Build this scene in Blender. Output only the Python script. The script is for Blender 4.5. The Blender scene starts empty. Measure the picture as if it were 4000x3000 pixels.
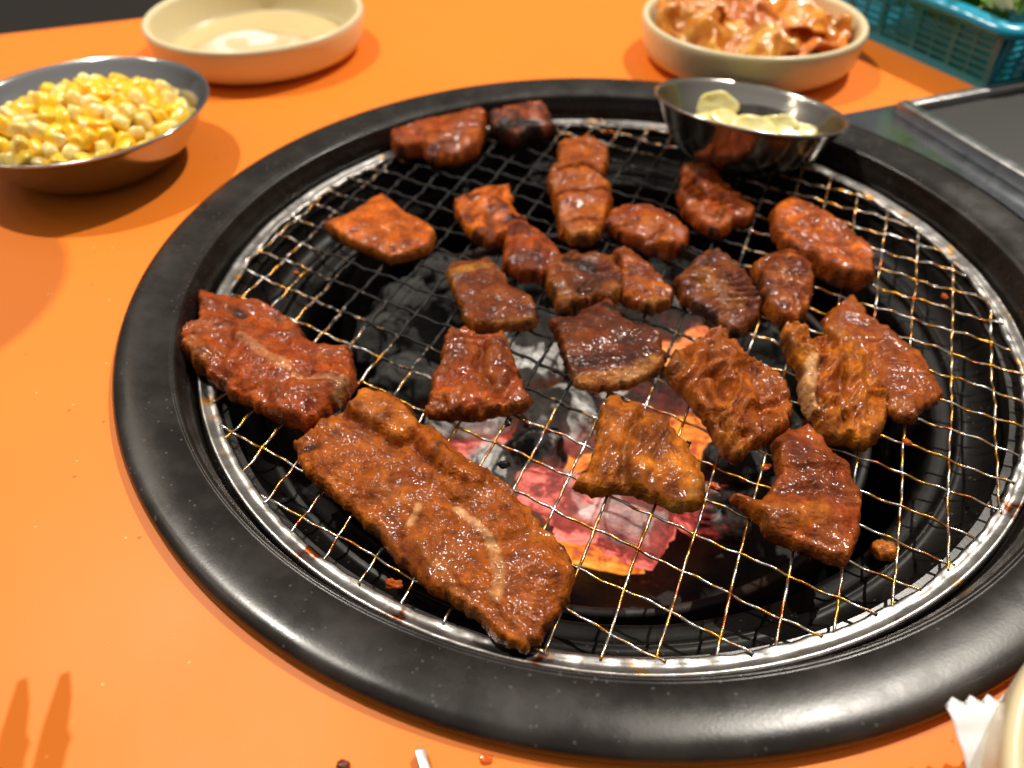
import bpy, bmesh, math, random
import numpy as np
from mathutils import Vector, Matrix, geometry

random.seed(7)
SC = bpy.context.scene
COL = SC.collection
R = math.radians

# ------------------------------------------------------------------ camera
CAM = np.array([0.0, -0.255265, 0.187663])
PITCH, YAW, ROLL, FPX = 0.7774, -0.1544, -0.0063, 2949.7
FW = np.array([math.sin(YAW) * math.cos(PITCH), math.cos(YAW) * math.cos(PITCH), -math.sin(PITCH)])
RT = np.cross(FW, [0, 0, 1]); RT /= np.linalg.norm(RT)
UPV = np.cross(RT, FW)
RT, UPV = RT * math.cos(ROLL) + UPV * math.sin(ROLL), -RT * math.sin(ROLL) + UPV * math.cos(ROLL)
cam_data = bpy.data.cameras.new('camera')
cam = bpy.data.objects.new('camera', cam_data)
COL.objects.link(cam)
cam_data.sensor_width = 36.0
cam_data.sensor_fit = 'HORIZONTAL'
cam_data.lens = FPX / 4000 * 36
cam_data.clip_start = 0.005
cam_data.clip_end = 50
cam_data.dof.use_dof = True
cam_data.dof.focus_distance = 0.228
cam_data.dof.aperture_fstop = 8.5
cam.matrix_world = Matrix(((RT[0], UPV[0], -FW[0], CAM[0]), (RT[1], UPV[1], -FW[1], CAM[1]),
                           (RT[2], UPV[2], -FW[2], CAM[2]), (0, 0, 0, 1)))
SC.camera = cam

# ------------------------------------------------------------------ world, lamps, exposure
world = bpy.data.worlds.new('World')
SC.world = world
world.use_nodes = True
bg = world.node_tree.nodes['Background']
_wt = world.node_tree
_tc = _wt.nodes.new('ShaderNodeTexCoord'); _sx = _wt.nodes.new('ShaderNodeSeparateXYZ'); _cr = _wt.nodes.new('ShaderNodeValToRGB')
_wt.links.new(_tc.outputs['Generated'], _sx.inputs[0]); _wt.links.new(_sx.outputs['Z'], _cr.inputs[0]); _wt.links.new(_cr.outputs[0], bg.inputs[0])
_cr.color_ramp.elements[0].position = 0.0; _cr.color_ramp.elements[0].color = (.22, .19, .16, 1)
_cr.color_ramp.elements[1].position = 0.85; _cr.color_ramp.elements[1].color = (1.0, .93, .84, 1)
bg.inputs[1].default_value = 0.29


def lamp(name, loc, power, radius, color):
    d = bpy.data.lights.new(name, 'POINT')
    d.energy = power; d.shadow_soft_size = radius; d.color = color
    o = bpy.data.objects.new(name, d)
    o.location = loc
    COL.objects.link(o)


lamp('ceiling_spot', (-0.93, 0.50, 1.90), 104, 0.020, (1.0, 0.93, 0.82))
lamp('ceiling_spot', (0.70, 1.00, 1.90), 150, 0.007, (1.0, 0.93, 0.82))
for i in range(4):
    lamp('pendant_lamp', (-1.5 + 0.1 * i, -0.2 + 0.42 * i, 1.5), 3.0, 0.05, (1.0, 0.86, 0.66))

SC.view_settings.view_transform = 'Standard'
SC.view_settings.look = 'None'
SC.view_settings.gamma = 1.0
SC.view_settings.exposure = 0.28
SC.view_settings.use_curve_mapping = False
SC.cycles.use_denoising = True
SC.cycles.caustics_reflective = False
SC.cycles.caustics_refractive = False
SC.cycles.sample_clamp_indirect = 4.0
SC.cycles.max_bounces = 8


# ------------------------------------------------------------------ helpers
def U(pts, z=0.0, k=4000 / 2212):
    """photo pixel (2212-wide view by default) -> point of the plane at height z (numpy)"""
    p = np.atleast_2d(np.array(pts, float)) * k
    D = ((p[:, 0] - 2000) / FPX)[:, None] * RT - ((p[:, 1] - 1500) / FPX)[:, None] * UPV + FW
    t = (z - CAM[2]) / D[:, 2]
    return CAM + t[:, None] * D


rng = np.random.default_rng(3)
_perm = rng.permutation(512)
_perm = np.concatenate([_perm, _perm, _perm])
_grad = rng.normal(size=(512, 3)); _grad /= np.linalg.norm(_grad, axis=1)[:, None]


def pn(p):
    """vectorised 3-D gradient noise, about -1..1"""
    p = np.asarray(p, float)
    if p.shape[1] == 2:
        p = np.c_[p, np.full(len(p), .37)]
    i = np.floor(p).astype(int); f = p - i
    w = f * f * f * (f * (f * 6 - 15) + 10)
    out = 0
    for dx in (0, 1):
        for dy in (0, 1):
            for dz in (0, 1):
                h = _perm[(_perm[(_perm[(i[:, 0] + dx) % 512] + i[:, 1] + dy) % 512] + i[:, 2] + dz) % 512] % 512
                g = _grad[h]
                d = f - np.array([dx, dy, dz])
                ww = (w[:, 0] if dx else 1 - w[:, 0]) * (w[:, 1] if dy else 1 - w[:, 1]) * (w[:, 2] if dz else 1 - w[:, 2])
                out = out + ww * (g * d).sum(1)
    return out * 1.6


def fbm(p, octv=4, gain=.5):
    a, s, o = 1.0, 1.0, 0
    for _ in range(octv):
        o = o + a * pn(np.asarray(p) * s + 17.3 * s); a *= gain; s *= 2.03
    return o


def sstep(a, b, x):
    t = np.clip((x - a) / (b - a), 0, 1)
    return t * t * (3 - 2 * t)


def mesh(name, verts, faces, mat=None, parent=None, smooth=True, cols=None, origin=None):
    me = bpy.data.meshes.new(name)
    verts = np.asarray(verts, float)
    if origin is not None:
        verts = verts - np.asarray(origin)
    me.from_pydata(verts.tolist(), [], [list(map(int, f)) for f in faces])
    me.polygons.foreach_set('use_smooth', [smooth] * len(me.polygons))
    if cols is not None:
        for nm, arr in cols.items():
            a = me.attributes.new(nm, 'FLOAT_COLOR', 'POINT')
            a.data.foreach_set('color', np.c_[arr, np.ones(len(arr))].astype(np.float32).ravel())
    me.update()
    return link(name, me, mat, parent, origin)


def link(name, me, mat=None, parent=None, origin=None):
    o = bpy.data.objects.new(name, me)
    COL.objects.link(o)
    if mat is not None and len(me.materials) == 0:
        me.materials.append(mat)
    if origin is not None:
        o.location = [float(v) for v in origin]
    if parent is not None:
        o.parent = parent
        if origin is not None:
            o.location = Vector([float(v) for v in origin]) - parent.location
    return o


def tag(o, label=None, cat=None, group=None, kind=None):
    if label: o['label'] = label
    if cat: o['category'] = cat
    if group: o['group'] = group
    if kind: o['kind'] = kind
    return o


def empty(name, loc):
    o = bpy.data.objects.new(name, None)
    o.empty_display_size = 0.01
    o.location = loc
    COL.objects.link(o)
    return o


def lathe_vf(profile, n=96, closed=False, rmod=None):
    prof = np.array(profile, float)
    m = len(prof)
    a = np.arange(n) * 2 * math.pi / n
    V = np.zeros((m, n, 3))
    V[:, :, 0] = prof[:, :1] * np.cos(a); V[:, :, 1] = prof[:, :1] * np.sin(a); V[:, :, 2] = prof[:, 1:2]
    F = []
    for i in range(m if closed else m - 1):
        i2 = (i + 1) % m
        for j in range(n):
            j2 = (j + 1) % n
            F.append((i * n + j, i * n + j2, i2 * n + j2, i2 * n + j))
    return V.reshape(-1, 3), F


def chaikin(pts, it=2, closed=False):
    p = np.array(pts, float)
    for _ in range(it):
        if closed:
            q = np.roll(p, -1, 0)
            p = np.stack([.75 * p + .25 * q, .25 * p + .75 * q], 1).reshape(-1, p.shape[1])
        else:
            a, b = p[:-1], p[1:]
            m = np.stack([.75 * a + .25 * b, .25 * a + .75 * b], 1).reshape(-1, p.shape[1])
            p = np.vstack([p[:1], m[1:-1], p[-1:]])
    return p


def lathe(name, profile, mat, parent=None, n=96, smooth_it=2, loc=(0, 0, 0), closed=False):
    p = chaikin(profile, smooth_it, closed) if smooth_it else profile
    V, F = lathe_vf(p, n, closed)
    return mesh(name, V, F, mat, parent, origin=None) if loc is None else place(mesh(name, V, F, mat, parent), loc, parent)


def place(o, loc, parent=None):
    if parent is None:
        o.location = loc
    return o


def box(name, x0, x1, y0, y1, z0, z1, mat, parent=None, bevel=0.0):
    bm = bmesh.new()
    bmesh.ops.create_cube(bm, size=1)
    for v in bm.verts:
        v.co = Vector(((x0 + x1) / 2 + v.co.x * (x1 - x0), (y0 + y1) / 2 + v.co.y * (y1 - y0), (z0 + z1) / 2 + v.co.z * (z1 - z0)))
    if bevel:
        bmesh.ops.bevel(bm, geom=list(bm.edges), offset=bevel, segments=3, affect='EDGES', profile=.5)
    me = bpy.data.meshes.new(name)
    bm.to_mesh(me); bm.free()
    me.polygons.foreach_set('use_smooth', [bevel > 0] * len(me.polygons))
    return link(name, me, mat, parent)


def seg_dist(P, A, B):
    """distance of points P (n,2) to polyline segments A->B (m,2)"""
    out = np.full(len(P), 1e9)
    for a, b in zip(A, B):
        d = b - a; L = max(d @ d, 1e-14)
        t = np.clip(((P - a) @ d) / L, 0, 1)
        q = P - (a + t[:, None] * d)
        out = np.minimum(out, (q * q).sum(1))
    return np.sqrt(out)


def inside(P, poly):
    x, y = P[:, 0], P[:, 1]
    c = np.zeros(len(P), bool)
    for a, b in zip(poly, np.roll(poly, -1, 0)):
        cond = (a[1] > y) != (b[1] > y)
        with np.errstate(divide='ignore', invalid='ignore'):
            xi = (b[0] - a[0]) * (y - a[1]) / (b[1] - a[1]) + a[0]
        c ^= cond & (x < xi)
    return c


def resample(p, step, closed=True):
    q = np.vstack([p, p[:1]]) if closed else p
    L = np.r_[0, np.cumsum(np.linalg.norm(np.diff(q, axis=0), axis=1))]
    n = max(int(L[-1] / step), 8)
    s = np.linspace(0, L[-1], n, endpoint=not closed)
    return np.c_[[np.interp(s, L, q[:, k]) for k in range(q.shape[1])]].T


# ------------------------------------------------------------------ materials
class NT:
    def __init__(s, name):
        s.m = bpy.data.materials.new(name); s.m.use_nodes = True
        s.t = s.m.node_tree; s.n = s.t.nodes; s.l = s.t.links
        s.b = s.n['Principled BSDF']; s.out = s.n['Material Output']

    def add(s, typ, **kw):
        n = s.n.new(typ)
        for k, v in kw.items():
            if k.startswith('i_'):
                key = k[2:]
                key = int(key) if key.isdigit() else key.replace('_', ' ')
                n.inputs[key].default_value = v
            else:
                setattr(n, k, v)
        return n

    def lk(s, a, b): s.l.new(a, b)

    def coord(s, kind='Object'):
        return s.add('ShaderNodeTexCoord').outputs[kind]

    def noise(s, vec, scale, detail=4, rough=.55, dist=0):
        n = s.add('ShaderNodeTexNoise', i_Scale=scale, i_Detail=detail, i_Roughness=rough, i_Distortion=dist)
        if vec is not None: s.lk(vec, n.inputs['Vector'])
        return n.outputs['Fac']

    def ramp(s, fac, stops, interp='LINEAR'):
        r = s.add('ShaderNodeValToRGB'); r.color_ramp.interpolation = interp
        e = r.color_ramp.elements
        while len(e) > 1: e.remove(e[-1])
        e[0].position = stops[0][0]; e[0].color = col(stops[0][1])
        for p, c in stops[1:]:
            x = e.new(p); x.color = col(c)
        s.lk(fac, r.inputs[0])
        return r.outputs[0]

    def mix(s, fac, a, b, blend='MIX'):
        m = s.add('ShaderNodeMix', data_type='RGBA', blend_type=blend)
        for sock, v in ((m.inputs[0], fac), (m.inputs[6], a), (m.inputs[7], b)):
            if isinstance(v, (int, float)): sock.default_value = v
            elif isinstance(v, tuple): sock.default_value = col(v)
            else: s.lk(v, sock)
        return m.outputs[2]

    def math(s, op, a, b=None, clamp=False):
        m = s.add('ShaderNodeMath', operation=op, use_clamp=clamp)
        for sock, v in ((m.inputs[0], a), (m.inputs[1], b)):
            if v is None: continue
            if isinstance(v, (int, float)): sock.default_value = v
            else: s.lk(v, sock)
        return m.outputs[0]

    def mapr(s, v, a, b, c, d):
        m = s.add('ShaderNodeMapRange', i_1=a, i_2=b, i_3=c, i_4=d)
        s.lk(v, m.inputs[0]); return m.outputs[0]

    def bump(s, h, strength, dist, normal=None):
        b = s.add('ShaderNodeBump', i_Strength=strength, i_Distance=dist)
        s.lk(h, b.inputs['Height'])
        if normal is not None: s.lk(normal, b.inputs['Normal'])
        return b.outputs[0]

    def set(s, **kw):
        for k, v in kw.items():
            sock = s.b.inputs[k.replace('_', ' ')]
            if isinstance(v, (int, float)): sock.default_value = v
            elif isinstance(v, tuple): sock.default_value = col(v) if len(v) in (3, 4) and sock.type == 'RGBA' else v
            else: s.lk(v, sock)
        return s


def col(c):
    if isinstance(c, (int, float)): return (c, c, c, 1)
    return tuple(c) + (1,) if len(c) == 3 else tuple(c)


def plain(name, c, rough=.5, metal=0.0, **kw):
    t = NT(name); t.set(Base_Color=c, Roughness=rough, Metallic=metal, **kw)
    return t.m


def mat_table():
    t = NT('orange_laminate'); v = t.coord()
    big = t.noise(v, 3.5, 2)
    base = t.mix(t.mapr(big, .3, .7, 0, 1), (.88, .228, .022), (.86, .210, .019))
    sp = t.add('ShaderNodeTexVoronoi', i_Scale=85.0, i_Randomness=1.0); t.lk(v, sp.inputs['Vector'])
    rnd = t.math('GREATER_THAN', t.noise(v, 23, 1), .50)
    dot = t.math('MULTIPLY', t.math('LESS_THAN', sp.outputs['Distance'], .055), rnd)
    base = t.mix(t.math('MULTIPLY', dot, .6), base, (.30, .06, .01))
    sp2 = t.add('ShaderNodeTexVoronoi', i_Scale=140.0); t.lk(v, sp2.inputs['Vector'])
    d2 = t.math('MULTIPLY', t.math('LESS_THAN', sp2.outputs['Distance'], .06), t.math('GREATER_THAN', t.noise(v, 31, 1), .47))
    base = t.mix(t.math('MULTIPLY', d2, .5), base, (.95, .62, .30))
    fine = t.noise(v, 1500, 2)
    sm = t.noise(v, 14, 4)
    t.set(Base_Color=base, Roughness=t.mapr(sm, .3, .7, .40, .50), Normal=t.bump(fine, .06, .0004))
    t.set(Specular_IOR_Level=.25)
    return t.m


def mat_enamel(name, base=(.0105, .0082, .0068), r0=.21, r1=.36, bumpy=.35, haze=(.028, .023, .020), haze_amt=.8, spec=.45):
    t = NT(name); v = t.coord()
    n = t.noise(v, 38, 6, .65); f = t.noise(v, 900, 3, .6)
    hz = t.mapr(n, .42, .68, 0, haze_amt)
    base = t.mix(hz, base, haze)
    sp = t.add('ShaderNodeTexVoronoi', i_Scale=330.0); t.lk(v, sp.inputs['Vector'])
    dot = t.math('MULTIPLY', t.math('LESS_THAN', sp.outputs['Distance'], .15), t.math('GREATER_THAN', t.noise(v, 60, 2), .50))
    h = t.math('ADD', t.math('MULTIPLY', f, .12), t.math('MULTIPLY', dot, .5))
    base = t.mix(t.math('MULTIPLY', dot, .5), base, (.10, .09, .08))
    t.set(Base_Color=base, Roughness=t.mapr(n, .35, .7, r0, r1), Normal=t.bump(h, bumpy, .0005), Specular_IOR_Level=spec)
    return t.m


def mat_steel(name, c=(.62, .61, .60), rough=.22, scratch=.15, stain=False):
    t = NT(name); v = t.coord()
    n = t.noise(v, 120, 5, .6)
    base = c
    rg = t.mapr(n, .3, .7, rough * .8, rough * 1.3)
    if stain:
        s1 = t.mapr(t.noise(v, 75, 4, .6), .58, .68, 0, .9)
        base = t.mix(s1, c, (.62, .30, .055))
        s2 = t.mapr(t.noise(v, 41, 4, .7), .60, .68, 0, 1)
        base = t.mix(s2, base, (.12, .030, .008))
    t.set(Base_Color=base, Metallic=1.0, Roughness=rg, Normal=t.bump(t.noise(v, 260, 4), scratch, .0004))
    return t.m


def mat_wire():
    t = NT('grate_wire_metal')
    v = t.add('ShaderNodeNewGeometry').outputs['Position']
    a = t.add('ShaderNodeAttribute', attribute_name='char_map')
    n1 = t.noise(v, 210, 3, .6)
    gold = t.mapr(n1, .44, .56, 0, 1)
    base = t.mix(gold, (.55, .54, .52), (.60, .29, .040))
    n2 = t.noise(v, 130, 4, .6)
    base = t.mix(t.mapr(n2, .55, .63, 0, .9), base, (.34, .075, .010))
    sep = t.add('ShaderNodeSeparateColor'); t.lk(a.outputs['Color'], sep.inputs[0])
    ch = t.math('ADD', sep.outputs[0], t.mapr(t.noise(v, 320, 4), .3, .7, -.35, .35))
    chm = t.mapr(ch, .35, .65, 0, 1)
    base = t.mix(chm, base, (.006, .005, .0045))
    t.set(Base_Color=base, Metallic=t.mapr(chm, 0, .5, .95, 0), Specular_IOR_Level=.3, Roughness=t.mapr(chm, 0, 1, .26, .55),
          Normal=t.bump(t.noise(v, 700, 3), .4, .0004))
    return t.m


def mat_meat():
    t = NT('glazed_grilled_meat'); v = t.coord()
    oi = t.add('ShaderNodeObjectInfo')
    vm = t.add('ShaderNodeVectorMath', operation='ADD')
    sc = t.add('ShaderNodeVectorMath', operation='SCALE'); sc.inputs[0].default_value = (7, 13, 5)
    t.lk(oi.outputs['Random'], sc.inputs['Scale'])
    t.lk(v, vm.inputs[0]); t.lk(sc.outputs[0], vm.inputs[1]); v = vm.outputs[0]
    a = t.add('ShaderNodeAttribute', attribute_name='col').outputs['Color']
    n1 = t.noise(v, 125, 4, .65)
    n2 = t.noise(v, 300, 2, .6)
    c = t.mix(t.mapr(n1, .48, .68, 0, .85), a, t.mix(1.0, a, (.38, .25, .25), 'MULTIPLY'))
    c = t.mix(t.mapr(n1, .30, .46, .8, 0), c, t.mix(1.0, a, (1.7, 2.0, 1.9), 'MULTIPLY'))
    c = t.mix(t.mapr(n2, .60, .72, 0, .6), c, t.mix(1.0, c, (.36, .22, .24), 'MULTIPLY'))
    mp = t.add('ShaderNodeMapping'); mp.inputs['Scale'].default_value = (1, .25, 1)
    t.lk(v, mp.inputs['Vector'])
    st = t.noise(mp.outputs[0], 560, 2, .6)
    c = t.mix(t.mapr(st, .54, .68, 0, .45), c, t.mix(1.0, c, (1.8, 1.8, 1.8), 'MULTIPLY'))
    g = t.noise(v, 680, 1, .5)
    vo = t.add('ShaderNodeTexVoronoi', i_Scale=720.0, feature='SMOOTH_F1'); t.lk(v, vo.inputs['Vector'])
    h = t.math('SUBTRACT', g, t.math('MULTIPLY', vo.outputs['Distance'], .42))
    h = t.math('ADD', h, t.math('MULTIPLY', st, .22))
    wet = t.noise(v, 95, 2)
    b1 = t.bump(h, 1.0, .00072)
    t.lk(t.mapr(t.noise(v, 70, 2), .38, .62, .35, 1.0), b1.node.inputs['Strength'])
    t.set(Base_Color=c, Roughness=.6, Normal=b1, Specular_IOR_Level=.12,
          Coat_Weight=t.mapr(wet, .36, .62, .75, .10), Coat_Roughness=.145, Coat_IOR=1.5)
    t.lk(b1, t.b.inputs['Coat Normal'])
    return t.m


def mat_coal():
    t = NT('charcoal_and_ash'); v = t.coord()
    a = t.add('ShaderNodeAttribute', attribute_name='ember_map').outputs['Color']
    sep = t.add('ShaderNodeSeparateColor'); t.lk(a, sep.inputs[0])
    heat, ash, fl = sep.outputs[0], sep.outputs[1], sep.outputs[2]
    n1 = t.noise(v, 42, 6, .65); n2 = t.noise(v, 240, 5, .7)
    mp = t.add('ShaderNodeMapping'); mp.inputs['Scale'].default_value = (.12, 1, 1); t.lk(v, mp.inputs['Vector'])
    gr = t.noise(mp.outputs[0], 420, 4, .6)
    am = t.math('ADD', ash, t.math('ADD', t.mapr(t.noise(v, 50, 5, .6), .3, .7, -.36, .36), t.mapr(n2, .3, .7, -.14, .14)))
    am = t.mapr(am, .40, .62, 0, 1)
    ashc = t.ramp(n2, [(.3, (.30, .29, .28)), (.5, (.62, .61, .58)), (.7, (.86, .84, .80))])
    base = t.mix(am, t.mix(n2, (.012, .012, .012), (.060, .058, .055)), ashc)
    base = t.mix(t.mapr(gr, .55, .7, 0, .55), base, (.02, .02, .02))
    hm = t.math('ADD', heat, t.math('ADD', t.mapr(n1, .3, .7, -.34, .34), t.mapr(gr, .3, .7, -.24, .24)))
    hm = t.math('MULTIPLY', t.mapr(hm, .25, 1.35, 0, 1), t.math('SUBTRACT', 1.0, t.math('MULTIPLY', am, .62)))
    e_red = t.ramp(hm, [(0, (.10, .004, .002)), (.3, (.50, .055, .042)), (.6, (.92, .18, .14)), (1, (1.0, .38, .30))])
    e_or = t.ramp(hm, [(0, (.14, .012, .001)), (.35, (.80, .13, .008)), (.7, (1.0, .36, .025)), (1, (1.0, .62, .12))])
    t.set(Base_Color=base, Roughness=.85, Emission_Color=t.mix(fl, e_red, e_or),
          Emission_Strength=t.mapr(hm, .02, .5, 0, 1.0), Normal=t.bump(n2, .8, .0025))
    return t.m


def mat_cream(name='cream_melamine'):
    t = NT(name); v = t.coord()
    n = t.noise(v, 20, 2)
    t.set(Base_Color=t.mix(n, (.72, .62, .38), (.75, .65, .41)), Roughness=.28, Specular_IOR_Level=.5,
          Subsurface_Weight=.05, Subsurface_Scale=.003, Normal=t.bump(t.noise(v, 400, 2), .03, .0003))
    return t.m


M_TABLE = mat_table()
M_RING = mat_enamel('satin_black_enamel')
M_PAN = mat_enamel('greasy_black_pan', (.0065, .0055, .0048), .30, .48, .5, (.012, .010, .009), .6, .16)
M_POT = mat_enamel('sooty_iron_pot', (.010, .009, .008), .5, .8, .8, (.10, .035, .018), .6)
M_BAND = mat_steel('stained_steel_band', (.34, .325, .31), .30, .25, True)
M_STEEL = mat_steel('bowl_steel', (.66, .66, .67), .12, .05)
M_SOOTY = mat_steel('browned_bowl_steel', (.56, .53, .49), .17, .12)
M_TRAY = mat_steel('tray_steel', (.34, .37, .42), .17, .02)
M_RAIL = mat_steel('rail_steel', (.48, .48, .49), .30, .1)
M_DARKTRAY = plain('dark_grey_tray_floor', (.020, .019, .017), .6, 0.0)
M_WIRE = mat_wire()
M_MEAT = mat_meat()
M_COAL = mat_coal()
M_CREAM = mat_cream()

# ------------------------------------------------------------------ table, background seat
RING_R = 0.19
ZG = -0.0090          # top of the grate wires


def build_table():
    e1 = U([(0, 75)], 0)[0][:2]; e2 = U([(316, 39)], 0)[0][:2]
    d = (e2 - e1) / np.linalg.norm(e2 - e1); n = np.array([-d[1], d[0]])   # n points away over the far edge
    c = e1
    P = lambda a, b: (c + d * a + n * b)
    outer = np.array([P(-.30, 0), P(1.25, 0), P(1.25, -.75), P(-.30, -.75)])
    N = 128; a = np.arange(N) * 2 * math.pi / N
    hole = np.c_[.180 * np.cos(a), .180 * np.sin(a)]
    # ray from the centre to the outer rectangle for each angle
    rim = []
    for t in a:
        v = np.array([math.cos(t), math.sin(t)]); best = 9
        for p, q in zip(outer, np.roll(outer, -1, 0)):
            A = np.c_[v, p - q]
            if abs(np.linalg.det(A)) < 1e-9: continue
            s, u = np.linalg.solve(A, p)
            if s > 0 and -1e-6 <= u <= 1 + 1e-6: best = min(best, s)
        rim.append(v * best)
    rim = np.array(rim)
    for p in outer:
        k = np.argmin(np.linalg.norm(rim - p, axis=1)); rim[k] = p
    th = .024
    V = np.vstack([np.c_[hole, np.zeros(N)], np.c_[rim, np.zeros(N)], np.c_[rim, np.full(N, -th)], np.c_[hole, np.full(N, -th)]])
    F = []
    for k in range(4):
        for j in range(N):
            j2 = (j + 1) % N; k2 = (k + 1) % 4
            F.append((k * N + j, k2 * N + j, k2 * N + j2, k * N + j2))
    o = mesh('table', V, F, M_TABLE, smooth=False)
    tag(o, 'glossy orange restaurant table with a round grill set into it', 'table')
    # dark seat beyond the far edge
    t = NT('dark_worn_upholstery'); v = t.coord()
    mp = t.add('ShaderNodeMapping'); mp.inputs['Scale'].default_value = (9, .6, 1.0)
    mp.inputs['Rotation'].default_value = (0, 0, -math.atan2(d[1], d[0])); t.lk(v, mp.inputs['Vector'])
    s1 = t.noise(mp.outputs[0], 8, 4, .6)
    t.set(Base_Color=t.mix(t.mapr(s1, .46, .72, 0, 1), (.014, .012, .010), (.42, .39, .36)), Roughness=.6,
          Normal=t.bump(s1, .3, .01))
    nx, ny = 60, 30
    V, F = [], []
    for j in range(ny + 1):
        for i in range(nx + 1):
            s = -.35 + 1.5 * i / nx; b = .04 + .5 * j / ny
            q = c + d * s + n * b
            w = .010 * math.sin(s * 60) * math.exp(-((s - .02) / .12) ** 2)
            V.append((q[0], q[1], -.16 - .05 * max(0, (.10 - b)) / .06 + .03 * math.sin(b * 7) + w))
    for j in range(ny):
        for i in range(nx):
            k = j * (nx + 1) + i; F.append((k, k + 1, k + nx + 2, k + nx + 1))
    o = mesh('bench_seat', V, F, t.m)
    m = o.modifiers.new('thick', 'SOLIDIFY'); m.thickness = .06; m.offset = -1
    tag(o, 'dark seat with faint grey worn streaks beyond the far table edge', 'seat')
    box('floor', -3, 3, -3, 3, -.76, -.74, plain('dark_floor', (.03, .025, .02), .5))
    bpy.data.objects['floor']['kind'] = 'structure'


# ------------------------------------------------------------------ grill body, pan, fire pot, grate
def build_grill():
    g = empty('table_grill', (0, 0, 0))
    tag(g, 'round black charcoal grill with a wide satin rim set in the table', 'grill')
    ring = [(.1800, -.0200), (.1815, .0006), (.1893, .0006), (.1902, .0018), (.1900, .0036), (.1886, .0052), (.1858, .0058), (.1800, .0054), (.1750, .0045),
            (.1722, .0036), (.1708, .0029), (.1700, .0034), (.1690, .0028), (.1681, -.0010), (.1668, -.0040), (.1662, -.0110), (.1655, -.0135), (.1560, -.0140)]
    lathe('rim', ring, M_RING, g, 192, 2)
    pan = [(.1640, -.0146), (.1600, -.0160), (.1570, -.0190), (.1545, -.0245), (.1510, -.0282), (.1465, -.0296), (.1452, -.0290), (.1440, -.0296), (.1433, -.0318),
           (.1420, -.0322), (.1368, -.0328), (.1360, -.0340), (.1352, -.0400), (.1345, -.1300), (.0, -.1300)]
    lathe('drip_pan', pan, M_PAN, g, 160, 1)
    pot = [(.1215, -.1290), (.1215, -.0575), (.1205, -.0560), (.1180, -.0560), (.1170, -.0575), (.1160, -.1100), (.10, -.1180), (0, -.1180)]
    lathe('fire_pot', pot, M_POT, g, 96, 1)
    return g


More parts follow.
